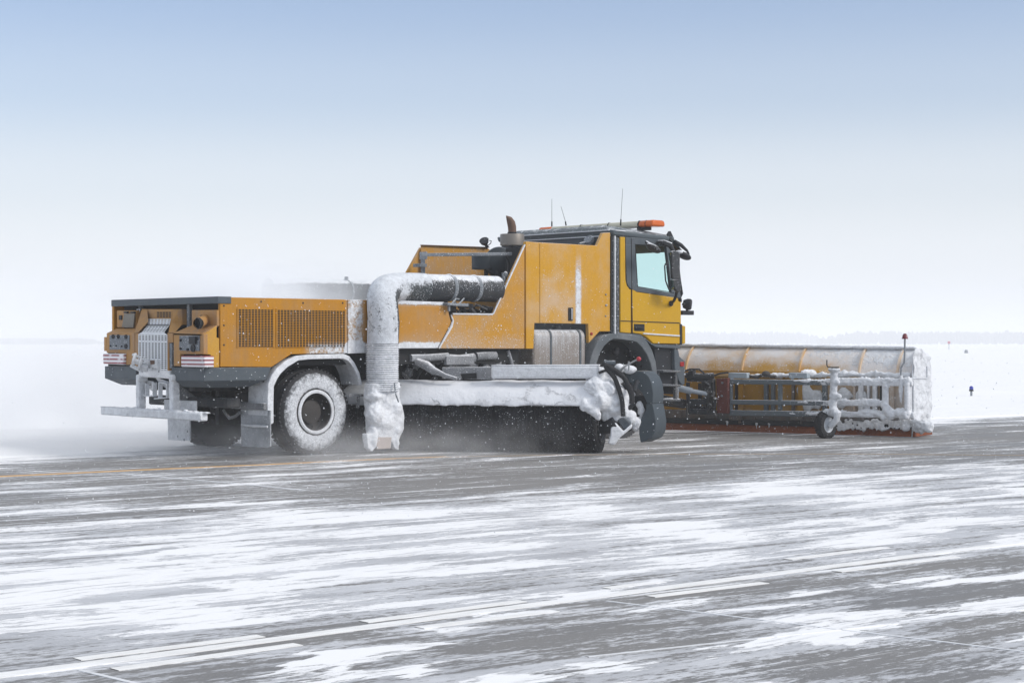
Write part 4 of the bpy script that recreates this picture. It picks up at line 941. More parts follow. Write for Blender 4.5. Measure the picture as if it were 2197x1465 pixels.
# light bar across the roof
lb = MB(); zl = S(1425, 480).z; xl = S(1425, 480, -.0).x-.12
yA, yB = YO+.02, YI+.05
def lbx(y0, y1, mat, nm, sc=1.): 
    m = MB(); prof = [(-.13, -.045), (-.14, .0), (-.11, .045), (.11, .045), (.14, .0), (.13, -.045)]
    m.prism([V((xl + a*sc, y0, zl + b*sc)) for a, b in prof], (0, y1-y0, 0)); return m
base_ = lbx(yA+.27, yB-.27, None, '').build('light_bar', M['cream'], T, bevel=.015)
for (a, b) in ((yA-.02, yA+.27), (yB-.27, yB)): lbx(a, b, None, '', 1.08).build('amber_lamp', M['amber'], base_, bevel=.035)
for y in (yA+.12, yA+.27, yA+.9, yA+1.5): lbx(y, y+.008, None, '', 1.09).build('seam', M['dark'], base_)
MB().bb((xl-.08, yA+.2, zl-.09), (xl+.08, yA+.35, zl-.045)).bb((xl-.08, yB-.35, zl-.09), (xl+.08, yB-.2, zl-.045)).build('bar_foot', M['dark'], base_)
for (a, b, o) in (((1184, 482), (1184, 427), -1.7), ((1214.5, 480), (1203.5, 443), -1.5), ((1331.5, 480), (1336, 405), -.45)):
    p, q = S(*a, o), S(*b, o); mm = MB().tube([p - V((0, 0, .03)), p + (q-p)*.12], .011, 8).tube([p, q], [.0038, .0025], 6); mm.build('aerial', M['dark'], T, smooth=True)
# visor, mirrors, lamps on the front
vz = S(1445, 515).z
vs_ = MB(); 
for y0_, y1_ in ((YO-.02, YI+.05),):
    vs_.prism([V((xt+.0, y0_, vz+.06)), V((xt+.10, y0_, vz-.0)), V((xt+.28, y0_, vz-.16)), V((xt+.26, y0_, vz-.17)), V((xt+.06, y0_, vz-.05)), V((xt-.02, y0_, vz+.0))], (0, y1_-y0_, 0))
vs_.build('sun_visor', M['dglass'], T, bevel=.008)
MB().prism([S(1433, 506, 0), S(1439, 496, 0), S(1447, 513, 0), S(1440, 514, 0)], (0, .05, 0)).build('roof_marker', M['dark'], T)
ms = MB().tube([S(1447, 518, .02), S(1461, 526, .05), S(1474, 538, .08), S(1478, 546, .08)], [.03, .03, .02, .016], 10)
fm = ms.build('mirror_arm', M['dark'], T, smooth=True)
MB().blob(S(1468, 549, .08), (.13, .09, .05), 3, .05, 4, (V((.93, 0, -.36)), V((0, 1, 0)), V((.36, 0, .93)))).build('front_mirror', M['dark'], fm, smooth=True)
MB().blob(S(1456, 541, .08), (.07, .06, .03), 2, .2, 9).build('mirror_snow', M['snow'], fm, smooth=True)
ma_ = MB().tube([S(1413, 521, .03), S(1424, 521, .18), S(1438, 526, .25), S(1443, 536, .25), S(1447, 545, .25)], [.04, .045, .045, .03, .025], 12).build('mirror_arm', M['mirr_snow'], T, smooth=True)
m1 = MB().prism([S(1436, 541, .24), S(1440, 538, .24), S(1450, 540, .24), S(1454, 546, .24), S(1454, 600, .24), S(1449, 600, .24), S(1438, 598, .24)], (0, -.05, 0)).build('door_mirror', M['mirr_snow'], T, bevel=.012)
MB().prism([S(1433.5, 543, .22), S(1438, 543, .26), S(1442, 598, .26), S(1440.5, 600, .22)], (.004, -.02, 0)).build('mirror_face', M['mirror'], m1)
m2 = MB().prism([S(1438, 600, .24), S(1452, 599, .24), S(1457, 602, .24), S(1456, 625, .24), S(1450, 628, .24), S(1443, 620, .24)], (0, -.05, 0)).build('door_mirror', M['mirr_snow'], T, bevel=.012)
MB().prism([S(1438, 602, .245), S(1443, 601, .30), S(1444, 617, .30), S(1439.5, 622, .245)], (.004, -.02, 0)).build('mirror_face', M['mirror'], m2)
MB().tube([S(1453, 622, .22), S(1450, 636, .18), S(1446, 645, .10), S(1440, 651, .02)], .022, 10).blob(S(1440, 651, .02), (.035, .03, .04), 2, .2).build('mirror_bracket', M['dark'], T, smooth=True)
mk = MB().tube([S(1387, 520, .06), S(1396, 526, .20), S(1402, 532, .30)], [.025, .03, .025], 10).build('kerb_mirror_arm', M['mirr_snow'], T, smooth=True)
MB().blob(S(1402, 533, .30), (.135, .09, .045), 3, .06, 4, (V((.90, 0, -.42)), V((0, 1, 0)), V((.42, 0, .90)))).build('kerb_mirror', M['mirr_snow'], mk, smooth=True)
lp = MB().lathe(S(1477, 653, .0), (.55, -.75, -.1), [(.001, .05), (.065, .05), (.085, .03), (.085, -.02), (.06, -.08), (.001, -.09)], 24).tube([S(1465, 653, 0), S(1472, 652, 0)], .02, 8).tube([S(1475, 660, 0), S(1474, 668, 0)], .022, 8).build('front_lamp', M['dark'], T, smooth=True)
MB().lathe(S(1479.5, 653, .045), (.55, -.75, -.1), [(.001, .018), (.03, .012), (.034, 0)], 16).build('lamp_reflection', M['red'], lp, smooth=True)
MB().bb(S(1465, 666, 0), S(1478.5, 676, -.1)).build('lamp_bracket', M['dark'], T, bevel=.006)
MB().tube([S(1455, 560, -.02), S(1459, 600, -.02), S(1463, 630, -.02), S(1459, 640, -.02)], [.01, .014, .02, .014], 8).build('wiper', M['dark'], T)
bc = slab('bumper_corner', [(1464, 698), (1471, 699.5), (1470.8, 737), (1464, 738)], .005, .5, M['cab'], T, .012)
slab('bumper_gap', [(1458.5, 694), (1463.8, 696), (1463.5, 740), (1459, 740)], .006, .06, M['black'], T, .004)
# wheel arch of the cab, steps
o_ = [(1262, 800), (1266, 775), (1273, 752), (1283, 732), (1295, 719), (1310, 716), (1331, 716), (1355, 718), (1376, 722), (1388, 732), (1399, 750), (1407, 775), (1411, 806)]
i_ = [(1277, 800), (1281, 778), (1288, 757), (1297, 742), (1308, 732), (1318, 727), (1333, 728), (1354, 731), (1366, 734), (1377, 744), (1388, 760), (1396, 780), (1401, 806)]
m = MB(); bm = m.bm; pr = None
for a, b in zip(o_, i_):
    o1, i1 = S(*a, .02), S(*b, .02); row = [bm.verts.new(q) for q in (i1, o1, o1 + V((0, .30, 0)), i1 + V((0, .30, 0)))]
    if pr:
        for k in range(4): bm.faces.new((pr[k], pr[(k+1) % 4], row[(k+1) % 4], row[k]))
    else: bm.faces.new(row)
    pr = row
bm.faces.new(pr[::-1]); m.build('wheel_arch', M['archgrey'], T, bevel=.01)
MB().prism([S(*q, .015) for q in ((1313, 713), (1331, 714), (1374, 717.5), (1400, 738), (1460, 741), (1460, 748), (1408, 745), (1398, 739), (1376, 723), (1331, 717), (1316, 717))], (0, .1, 0)).build('sill_trim', M['grey'], T, bevel=.005)
slab('arch_void', [(1277, 830), (1280, 770), (1300, 735), (1340, 722), (1380, 740), (1405, 800), (1405, 830)], -.30, .5, M['black'], T, 0)
ug = MB()
for i in range(14):
    px, py = random.uniform(1300, 1390), random.uniform(745, 790); ug.blob(S(px, py, -random.uniform(.15, .28)), random.uniform(.02, .05), 1, .45, 8)
ug.build('arch_clutter', M['rubber'], T)
lc = MB(); lc.prism([S(*q, -.06) for q in ((1404, 744), (1455, 745), (1457, 770), (1461, 800), (1458, 830), (1408, 830))], (0, 1.9, 0)); lc.build('lower_cab', M['dark'], T, bevel=.02)
stp = MB()
for y_ in (796, 826, 857): stp.bar(S(1411, y_, -.02), S(1449, y_+1, -.02), .22, .03)
stp.bar(S(1412, 795, -.03), S(1412, 858, -.03), .04, .03, (1, 0, 0)).bar(S(1449, 770, -.03), S(1449, 858, -.03), .05, .05, (1, 0, 0))
stp.build('cab_steps', M['stepm'], T, bevel=.006)
MB().prism([S(*q, .0) for q in ((1447, 748), (1456, 752), (1458, 764), (1470, 775), (1469, 824), (1464, 827), (1456, 815), (1448, 790))], (0, .12, 0)).build('bumper_side', M['grey'], T, bevel=.01)
MB().prism([S(*q, .012) for q in ((1460, 776), (1468, 776), (1468, 786), (1460, 786))], (0, .02, 0)).build('reflector', M['red'], T, bevel=.004)
MB().bb((fx-.1, YO+.1, .62), (fx+.02, YI-.05, S(1462, 737).z)).bb((4.9, -.9, .9), (fx-.1, .9, S(1462, 737).z-.02)).build('bumper', M['dark'], T, bevel=.03)
seat = MB().bb((xr_+.20, -.95, 1.72), (xr_+.75, -.45, 1.88)).bb((xr_+.12, -.93, 1.85), (xr_+.24, -.47, 2.42)).bb((xr_+.12, -.82, 2.44), (xr_+.20, -.58, 2.62)).build('driver_seat', M['dark'], T, bevel=.04)

# ------------------------------------------------------------------ broom unit under the truck
BR = V((2.955, -3.324, 0)); BD = V((.56, -.83, 0)).normalized(); BN = V((BD.y, -BD.x, 0)); 
if BN.dot(CAM-BR) < 0: BN = -BN           # faces the camera
def Bp(px, py, o=0.): return U(px, py, BR + BN*o, BN)
br_ = MB(); RB = .415; A = BR - BD*4.3 + V((0, 0, RB)); B = BR + V((0, 0, RB))
nn = 150
brush = MB().tube([A.lerp(B, i/nn) for i in range(nn+1)], [RB*(1 + (.02 if i % 2 else -.02) + .02*mn.noise(V((i*.9, 0, 0)))) for i in range(nn+1)], 64, jit=lambda p: .05*mn.noise(p*22))
bo = brush.build('broom_brush', M['bristle'], T, smooth=True)
MB().lathe(B, BD, [(.30, -.02), (.31, .012), (.27, .02), (.24, .0), (.10, -.02), (.10, .08), (.001, .08)], 40).build('brush_hub', M['hubring'], bo, smooth=True)
MB().tube([A, B + BD*.2], .06, 12).build('brush_shaft', M['dark'], bo, smooth=True)
# hood: thick snow-covered half shell along the brush
def Bz(z, o, s): return BR + BD*s + BN*o + V((0, 0, z))
hd = MB(); bm = hd.bm; n = 110; pr = None; segs = 15
for i in range(n+1):
    s = -4.3 + 4.35*i/n; row = []
    lump = 1 + .05*mn.noise(V((s*2.1, 0, 1)))
    for k in range(segs+1):
        th = math.radians(12 + 143*k/segs)          # from the front lip, over the top, to the back
        lip = .05*mn.noise(V((s*3.2, 4, 0))) + .03*mn.noise(V((s*9, 4, 0)))
        if k == 0: th -= lip*2.2 + .10*max(0, mn.noise(V((s*1.2, 9, 0)))); 
        rr = (.465 + .012*mn.noise(V((s*2, k*.3, 2))) + .006*mn.noise(V((s*8, k*.9, 6))))*lump
        row.append(bm.verts.new(Bz(RB + .10 + rr*math.sin(th)*.86, rr*math.cos(th), s)))
    for k in range(segs, -1, -1):
        th = math.radians(14 + 141*k/segs); rr = .41
        row.append(bm.verts.new(Bz(RB + .10 + rr*math.sin(th)*.86, rr*math.cos(th), s)))
    if pr:
        for k in range(len(row)): bm.faces.new((pr[k], pr[(k+1) % len(row)], row[(k+1) % len(row)], row[k]))
    else: bm.faces.new(row)
    pr = row
bm.faces.new(pr[::-1])
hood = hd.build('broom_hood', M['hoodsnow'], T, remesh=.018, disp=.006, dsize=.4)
# carrying beam above the hood
bmz = 1.4 - (787+815-2*735)/2*22.7/FOC
A_, B_ = Bp(1056, 800, .22), Bp(1286, 801, .22); 
beam = MB().bar(V((A_.x, A_.y, 1.02)), V((B_.x, B_.y, 1.03)), .16, .165).build('carrying_beam', M['snow'], T, bevel=.03)
MB().bar(V((A_.x, A_.y, 1.105)), V((B_.x, B_.y, 1.115)), .15, .02).build('snow_cover', M['snow'], beam, bevel=.01)
MB().prism([Bp(988, 802, .10), Bp(1020, 800, .10), Bp(1021, 812, .10), Bp(992, 813, .10)], (0, -.02, 0)).build('beam_opening', M['black'], beam)
MB().prism([Bp(948, 788, .06), Bp(1058, 787, .06), Bp(1058, 815, .06), Bp(948, 812, .06)], -BN*.1).build('beam_bracket', M['under2'], T, bevel=.01)
MB().tube([Bp(895, 776, .1), Bp(915, 784, .15), Bp(930, 795, .2), Bp(955, 805, .25), Bp(980, 813, .25)], [.05, .06, .05, .025, .025], 12).build('hydraulic_pipe', M['under2'], T, smooth=True)
# end assembly
ea = MB()
for px, py, o, r in ((1255, 866, .42, .07), (1266, 872, .42, .08), (1276, 880, .41, .07), (1282, 890, .40, .05), (1285, 898, .40, .03), (1310, 835, .16, .16), (1325, 880, .14, .15), (1312, 862, .18, .15), (1268, 806, .10, .09), (1288, 805, .12, .12), (1303, 800, .1, .09), (1320, 812, .05, .10), (1296, 825, .15, .10), (1280, 835, .30, .14), (1290, 860, .35, .12), (1275, 868, .38, .09),
                     (1312, 845, .12, .15), (1318, 870, .14, .17), (1306, 885, .15, .13), (1330, 855, .10, .12), (1340, 880, .06, .10), (1345, 865, .04, .09), (1352, 895, .05, .10), (1338, 905, .1, .08), (1368, 905, .0, .09), (1375, 885, -.05, .08), (1372, 870, -.05, .06), (1302, 897, .18, .07), (1350, 845, 0, .07), (1362, 915, .0, .07)):
    ea.blob(Bp(px, py, o), (r, r, r*1.1), 2, .35, 7)
eo = ea.build('end_plate_snow', M['snow'], T, remesh=.013, disp=.032, dsize=.10)
ef = MB()
for i in range(60):
    px, py = random.uniform(1262, 1372), random.uniform(795, 905); a = Bp(px, py, random.uniform(-.12, .16)); b = a + V((random.uniform(-.12, .12), random.uniform(-.1, .1), random.uniform(-.18, .1)))
    ef.tube([a, (a+b)/2 + V((0, 0, random.uniform(-.03, .05))), b], random.uniform(.012, .03), 8)
ef.prism([Bp(1345, 850, -.02), Bp(1385, 848, -.02), Bp(1392, 905, -.02), Bp(1350, 925, -.02)], (0, .03, 0))
ef.build('end_plate_fittings', M['dark'], T, smooth=True)
ef = MB().prism([Bp(1320, 898, .22), Bp(1338, 894, .22), Bp(1353, 905, .20), Bp(1352, 915, .20), Bp(1338, 924, .22), Bp(1328, 908, .22)], -BN*.12).build('drive_motor', M['grey'], T, bevel=.02)
ef = MB().tube([Bp(1292, 918, .12), Bp(1312, 912, .2), Bp(1322, 905, .22)], [.09, .10, .08], 14).build('motor_neck', M['dark'], T, smooth=True)
MB().prism([Bp(1319, 905, .28), Bp(1337, 925, .26), Bp(1355, 908, .22), Bp(1356, 917, .22), Bp(1330, 938, .26), Bp(1318, 955, .28), Bp(1303, 952, .30), Bp(1309, 934, .30), Bp(1310, 918, .30)], -BN*.05).build('skid_plate', M['snow'], T, bevel=.02)
hz_ = MB()
for pts, r in ((((1296, 778), (1303, 792), (1318, 810), (1328, 835), (1335, 862), (1337, 893)), .030), (((1298, 782), (1322, 796), (1340, 812), (1350, 835), (1355, 850), (1355, 866)), .032), (((1332, 800), (1345, 820), (1356, 842), (1357, 866)), .026), (((1285, 800), (1300, 795), (1320, 800), (1342, 815)), .018)):
    P = [Bp(a, b, .30) for a, b in pts]; Q = []
    for i in range(len(P)-1):
        p0 = P[max(i-1, 0)]; p1 = P[i]; p2 = P[i+1]; p3 = P[min(i+2, len(P)-1)]
        for j in range(5):
            u = j/5; Q.append(((2*p1) + (p2-p0)*u + (2*p0-5*p1+4*p2-p3)*u*u + (3*p1-p0-3*p2+p3)*u**3)*.5)
    Q.append(P[-1]); hz_.tube(Q, r, 10)
hz_.build('hydraulic_hoses', M['rubber'], T, smooth=True)
MB().tube([Bp(1296, 777, .28), Bp(1303, 779, .28), Bp(1320, 779, .25)], .035, 10).build('hose_union', M['grey'], T, smooth=True)
lv = MB().tube([Bp(1330, 795, .2), Bp(1340, 786, .2), Bp(1366, 772, .2)], [.02, .012, .011], 8).tube([Bp(1349, 775, .2), Bp(1349, 796, .2)], .012, 6).build('lever', M['steel'], T, smooth=True)
MB().blob(Bp(1370.5, 770, .2), .03, 3, 0).build('lever_knob', M['redball'], lv, smooth=True)
MB().blob(Bp(1330, 790, .1), (.08, .08, .06), 2, .4).blob(Bp(1352, 793, .05), (.11, .08, .05), 2, .4).blob(Bp(1341, 788, .1), (.05, .05, .04), 2, .5).build('snow_lump', M['snow'], T, smooth=True)
# curved deflector: dark grey guard at the broom end; side face and curved outer skin
def guard(outer, inner, nm):
    m = MB(); bm = m.bm; pr = None; W_ = -BN*.0 + V((.30, .20, 0))
    for a, b in zip(outer, inner):
        o1 = Bp(*a, .04); i1 = Bp(*b, .04); row = [bm.verts.new(q) for q in (i1, o1, o1 + GW, i1 + GW)]
        if pr:
            for k in range(4): bm.faces.new((pr[k], pr[(k+1) % 4], row[(k+1) % 4], row[k]))
        else: bm.faces.new(row)
        pr = row
    bm.faces.new(pr[::-1]); return m.build(nm, M['guard'], T, bevel=.008)
GW = RT*.16 + FW*.26
guard([(1338, 797), (1362, 795), (1380, 797), (1392, 808), (1398, 822), (1401, 842), (1400, 866)], [(1352, 822), (1358, 828), (1364, 832), (1372, 836), (1378, 844), (1384, 856), (1388, 866)], 'broom_guard')
guard([(1400, 866), (1404, 886), (1407, 905), (1405, 926), (1397, 940), (1376, 949)], [(1386, 866), (1386, 880), (1376, 895), (1371, 915), (1371, 930), (1374, 948)], 'broom_guard')

sw = MB(); c0 = V((xr_+1.12, -.70, 2.02)); n0 = V((-.5, 0, .86)).normalized(); u0 = V((0, 1, 0)); v0 = n0.cross(u0)
sw.tube(arc(c0, u0, v0, .22, 0, 2*math.pi, 24), .016, 8).tube([c0, c0 - n0*.35], .03, 8).bar(c0 - u0*.2, c0 + u0*.2, .03, .02)
sw.build('steering_wheel', M['dark'], T, smooth=True)

# ------------------------------------------------------------------ the snow plough
PL, PR = G(1420, 922), G(1960, 937.5)
PD_ = (PR-PL).normalized(); PN = V((PD_.y, -PD_.x, 0))
if PN.dot(CAM-PR) < 0: PN = -PN
def Q(px, py, o=0.): return U(px, py, PR + PN*o, PN)
def PU(px): return Q(px, 850, .3).dot(PD_)
L_ = (PR-PL).length
P = empty('snow_plough', (PR.x, PR.y, 0)); tag(P, 'wide yellow snow plough on a grey frame, its right half crusted in snow', 'snow plough')
def W(s, o, z): return PR + PD_*s + PN*o + V((0, 0, z))      # s along the blade (0 = right end, negative to the left)
LEN = 7.0
def ex_sheet(t, x, y, z):
    u = t.add(t.mul(x, PD_.x), t.mul(y, PD_.y))
    nn_ = t.noise(t.map(t.co, scale=(1, 1, 2.0)), 1.7, 4, .6)
    return t.add(t.mul(t.ss(z, .98, 1.16), .22), t.add(t.mul(t.ss(u, PU(1690), PU(1880)), .26), t.mul(t.sub(nn_, .5), .75)))
M['sheet'] = paint('blade hood filmed with snow', (.58, .31, .05), .5, cover=.06, top=.12, speck=.35, dirt=.1, dirtc=(.5, .35, .2), extra=ex_sheet, film=.96, filmc=(.76, .735, .72), grain=20)
def ex_blade(t, x, y, z):
    u = t.add(t.mul(x, PD_.x), t.mul(y, PD_.y))
    return t.add(t.mul(t.ss(u, PU(1700), PU(1830)), .42), t.mul(t.ss(z, .45, .25), .12))
M['blade'] = paint('yellow plough blade', (.40, .20, .012), .5, cover=-.08, top=.5, speck=.12, dirt=.4, dirtc=(.20, .12, .03), extra=ex_blade, film=.75, filmc=(.56, .53, .51))
def ex_frame(t, x, y, z):
    u = t.add(t.mul(x, PD_.x), t.mul(y, PD_.y)); return t.add(t.mul(t.ss(u, PU(1650), PU(1850)), .85), 0.)
M['frame'] = paint('blue grey plough frame', (.12, .145, .16), .5, cover=-.12, top=.75, speck=.15, dirt=.1, extra=ex_frame)
M['foot'] = paint('dirty blade foot', (.12, .115, .11), .6, cover=-.03, top=.5, speck=.2, dirt=.5, dirtc=(.16, .08, .03), film=.5, filmc=(.40, .41, .42), extra=lambda t, x, y, z: t.mul(t.ss(t.add(t.mul(x, PD_.x), t.mul(y, PD_.y)), PU(1780), PU(1900)), .25))
M['rib'] = paint('orange yellow rib', (.56, .33, .11), .5, cover=.03, top=.2, speck=.12, dirt=.2, dirtc=(.5, .3, .12), film=.85, filmc=(.74, .66, .58), extra=lambda t, x, y, z: t.mul(t.ss(t.add(t.mul(x, PD_.x), t.mul(y, PD_.y)), PU(1640), PU(1950)), .24))

prof = [(.02, .16), (.02, .40), (.03, .66), (.03, .86), (.015, .97), (-.03, 1.08), (-.10, 1.19), (-.19, 1.28), (-.30, 1.345)]
def strip(s0, s1, pf, th, seg=24, drop=0.):
    m = MB(); bm = m.bm; pr = None
    outer = pf; inner = [(o-th, z-(.3*th if z > 1 else 0)) for o, z in pf]
    for i in range(seg+1):
        s = s0+(s1-s0)*i/seg; dz = lambda z: -.045*max(0, 1+s/4.4)*(z/1.35) if z > .9 else 0
        row = [bm.verts.new(W(s, o, z + dz(z))) for o, z in outer] + [bm.verts.new(W(s, o, z + dz(z))) for o, z in inner[::-1]]
        if pr:
            for k in range(len(row)): bm.faces.new((pr[k], pr[(k+1) % len(row)], row[(k+1) % len(row)], row[k]))
        else: bm.faces.new(row)
        pr = row
    bm.faces.new(pr[::-1]); return m
strip(-LEN, -.02, prof[:5], .02).build('blade', M['blade'], P, smooth=True)
sh = strip(-LEN, -.02, prof[4:], .015, 60).build('blade_hood', M['sheet'], P, smooth=True)
def s_of(px, py=760, o=0): return (Q(px, py, o)-PR).dot(PD_)
for px in (1357, 1471, 1591, 1714, 1843, 1925):
    s = s_of(px, 790, .03); m = MB(); bm = m.bm; pr = None; k = 13
    dzz = lambda z: -.045*max(0, 1+s/4.4)*(z/1.35)
    rp = []
    for i in range(k):
        f = i/(k-1)*4; j = min(int(f), 3); u = f-j; a, b = prof[4+j], prof[5+j]; rp.append((a[0]*(1-u)+b[0]*u, a[1]*(1-u)+b[1]*u))
    rp += [(-.335, 1.37), (-.38, 1.36)]
    for o, z in rp:
        row = [bm.verts.new(W(s + ds, o + do, z + dzz(z) + .006)) for ds, do in ((-.014, -.01), (-.014, .045), (.014, .045), (.014, -.01))]
        if pr:
            for q in range(4): bm.faces.new((pr[q], pr[(q+1) % 4], row[(q+1) % 4], row[q]))
        else: bm.faces.new(row)
        pr = row
    bm.faces.new(pr[::-1]); m.build('rib', M['rib'], P, smooth=True)
# snow lip along the top of the hood and drift on the ledge
m = MB()
for i in range(80):
    s = -4.6 + 4.5*i/79; m.blob(W(s, -.28, 1.366 - .045*max(0, 1+s/4.4)), (.07, .09, .034), 1, .25, 6)
m.build('snow_lip', M['snow'], P, remesh=.02)
m = MB()
for i in range(60):
    px = 1612 + (1948-1612)*i/59; big = 1 if px > 1740 else .5
    m.blob(Q(px, 806 - random.uniform(0, 4)*big, .06), (.07, .06, random.uniform(.03, .06)*(big+.2)), 1, .4, 5)
m.blob(Q(1740, 798, .05), (.25, .06, .05), 2, .3, 5)
m.build('snow_drift', M['snow'], P, remesh=.018, disp=.03, dsize=.07)
MB().prism([W(-LEN, .05, .93), W(-.05, .05, .90), W(-.05, .05, .855), W(-LEN, .05, .885)], -PN*.05).build('blade_ledge', M['rib'], P, bevel=.005)
# back stiffeners and pockets seen between the frame beams
for px, w_, mt in ((1578, 3, 'black'), (1588, 9, 'blade'), (1642, 8, 'frame'), (1657, 7, 'frame'), (1700, 5, 'foot'), (1716, 9, 'blade'), (1768, 9, 'frame'), (1832, 4, 'blade'), (1846, 10, 'frame'), (1862, 4, 'frame'), (1876, 9, 'frame'), (1890, 5, 'black'), (1912, 8, 'blade'), (1500, 6, 'black'), (1526, 8, 'frame')):
    a, b = Q(px, 822, .12), Q(px, 882, .12); d = PD_*(w_/140)
    MB().prism([a-d/2, a+d/2, b+d/2, b-d/2], -PN*.07).build('stiffener', M[mt], P, bevel=.006)
m = MB()
for px, py, r in ((1730, 845, .16), (1750, 855, .18), (1845, 850, .12), (1855, 870, .10), (1730, 870, .12), (1800, 860, .14), (1815, 845, .12)): m.blob(Q(px, py, .06), (r, .04, r), 2, .3, 5, (PD_, PN, V((0, 0, 1))))
m.build('snow_patch', M['snow_dirty'], P, remesh=.025, disp=.03)
# foot: pocket plates, black rubber strip and cutting edge
m = MB().prism([W(-LEN, .06, .33), W(0, .06, .33), W(0, .06, .19), W(-LEN, .06, .19)], -PN*.05)
for i in range(22): m.bar(W(-LEN+.32*i, .075, .33), W(-LEN+.32*i, .075, .19), .03, .02, (1, 0, 0))
m.build('blade_foot', M['foot'], P, bevel=.008)
MB().prism([W(-LEN, .10, .20), W(.0, .10, .20), W(.0, .10, .12), W(-LEN, .10, .12)], -PN*.08).build('rubber_strip', M['rubber'], P, bevel=.01)
MB().prism([W(-LEN, .07, .125), W(.0, .07, .125), W(.0, .13, .01), W(-LEN, .13, .01)], -PN*.03).build('cutting_edge', M['edge'], P, bevel=.004)
for px in (1578, 1710, 1843, 1925):
    a = Q(px, 896, .14); MB().box(a, (.19, .08, .085), (PD_, PN, V((0, 0, 1)))).box(a - V((0, 0, .06)) + PD_*.07, (.03, .05, .07), (PD_, PN, V((0, 0, 1)))).build('spring_bracket', M['foot'], P, bevel=.015)
m = MB()
for i in range(170):
    px = 1795 + random.random()*160; q = Q(px, random.uniform(902, 921), .14); m.blob(q, random.uniform(.02, .042), 1, .5, 7)
for px, py, l in ((1623, 912, .07), (1650, 913, .06), (1783, 900, .1), (1858, 913, .06), (1880, 915, .08), (1911, 895, .1), (1938, 905, .09), (1952, 898, .12), (1980, 905, .14), (1560, 908, .05)):
    q = Q(px, py, .16); m.tube([q + V((0, 0, .04)), q, q - V((0, 0, l))], [.03, .018, .004], 7)
m.build('icicle_crust', M['snow_holes'], P, remesh=.014, disp=.015, dsize=.05)

# frame behind the blade
FO = .55
def beam_(name, x0, y0, x1, y1, h, o=FO, w_=.08, mt='frame'):
    a, b = Q(x0, y0, o), Q(x1, y1, o); hh = h/140
    return MB().bar(a, b, w_, hh).build(name, M[mt], P, bevel=.012)
beam_('frame_beam', 1568, 818.5, 1958, 823, 10.5); beam_('frame_beam', 1568, 862.5, 1900, 866, 10); beam_('frame_beam', 1568, 885.5, 1962, 890.5, 11.5)
def post(px, y0, y1, w_, o=FO, mt='frame', nm='frame_post'):
    a, b = Q(px, y0, o), Q(px, y1, o); return MB().bar(a, b, w_/140, .07, PN).build(nm, M[mt], P, bevel=.012)
post(1567, 812, 888, 9); post(1674, 824, 880, 8); post(1899.5, 822, 886, 12, FO+.02); post(1952, 818, 898, 6); post(1960, 815, 900, 6, FO-.1)
for y_ in (815, 860, 884): MB().prism([Q(1563, y_, FO+.02), Q(1582, y_, FO+.02), Q(1570, y_-3, FO-.05), Q(1563, y_-3, FO-.05)], (0, 0, -.02)).build('gusset', M['frame'], P)
for x0, x1 in ((1562.5, 1602), (1692, 1731)):
    MB().prism([Q(x0, 799, FO), Q(x1, 800, FO), Q(x1+1, 811.5, FO), Q(x0, 811, FO)], -PN*.12).lathe(Q(x0+8, 809, FO+.003), PN, [(.035, 0), (.001, .003)], 14).build('hinge_bracket', M['bracket'], P, bevel=.008)
MB().tube([Q(1604, 806, FO-.1), Q(1625, 810, FO-.1), Q(1640, 800, FO-.1), Q(1655, 808, FO-.1), Q(1665, 808, FO-.1)], .022, 8).blob(Q(1644, 802, FO-.1), (.08, .05, .05), 2, .4).build('hose', M['hubdark'], P, smooth=True)
mp = MB().prism([Q(1536, 812, FO+.10), Q(1562, 811, FO+.10), Q(1562, 887, FO+.10), Q(1538, 886, FO+.10)], -PN*.10).build('pivot_plate', M['maroon'], P, bevel=.01)
for px, py in ((1550, 821), (1549, 849)): MB().lathe(Q(px, py, FO+.10), PN, [(.018, 0), (.018, .012), (.001, .014)], 10).build('plate_bolt', M['galv'], mp)
# snow crust on the right part of the frame
m = MB()
for i in range(36):
    px = 1700 + 250*i/35; g_ = min(1, (px-1690)/120)
    m.blob(Q(px, 817, FO+.0), (.06, .06, .055*g_+.01), 1, .45, 6); 
    if px < 1900: m.blob(Q(px, 863, FO+.0), (.06, .055, .058*g_+.008), 1, .45, 6)
    m.blob(Q(px, 887, FO+.0), (.065, .06, .06*g_+.01), 1, .45, 6)
for py in range(826, 888, 6): m.blob(Q(1900, py, FO+.02), (.055, .05, .06), 1, .3, 6)
for px, py, r in ((1899, 872, .075), (1903, 880, .08), (1912, 888, .07), (1930, 884, .08), (1945, 888, .09), (1935, 897, .05), (1895, 893, .06), (1886, 888, .06)): m.blob(Q(px, py, FO+.03), r, 2, .35, 6)
m.build('frame_snow', M['snow'], P, remesh=.014, disp=.035, dsize=.09)
# marker pole with red lamp
mk = MB().tube([Q(1933, 822, FO), Q(1933, 800, FO), Q(1934, 788, FO), Q(1940, 778, FO), Q(1941, 760, FO), Q(1941.5, 727, FO)], .014, 8).build('marker_pole', M['galv'], P, smooth=True)
MB().lathe(Q(1941.5, 727, FO), (0, 0, 1), [(.001, 0), (.045, 0), (.046, .012), (.040, .022), (.036, .05), (.02, .075), (.001, .082)], 16).build('marker_lamp', M['redlamp'], mk, smooth=True)
MB().tube([Q(1932.5, 862, FO+.03), Q(1933, 835, FO+.03), Q(1933.5, 805, FO+.03)], [.01, .045, .02], 10, jit=lambda p: .3*mn.noise(p*12)).tube([Q(1946, 820, FO+.05), Q(1946, 880, FO+.05)], .04, 12).build('pole_snow', M['snow'], P, smooth=True)
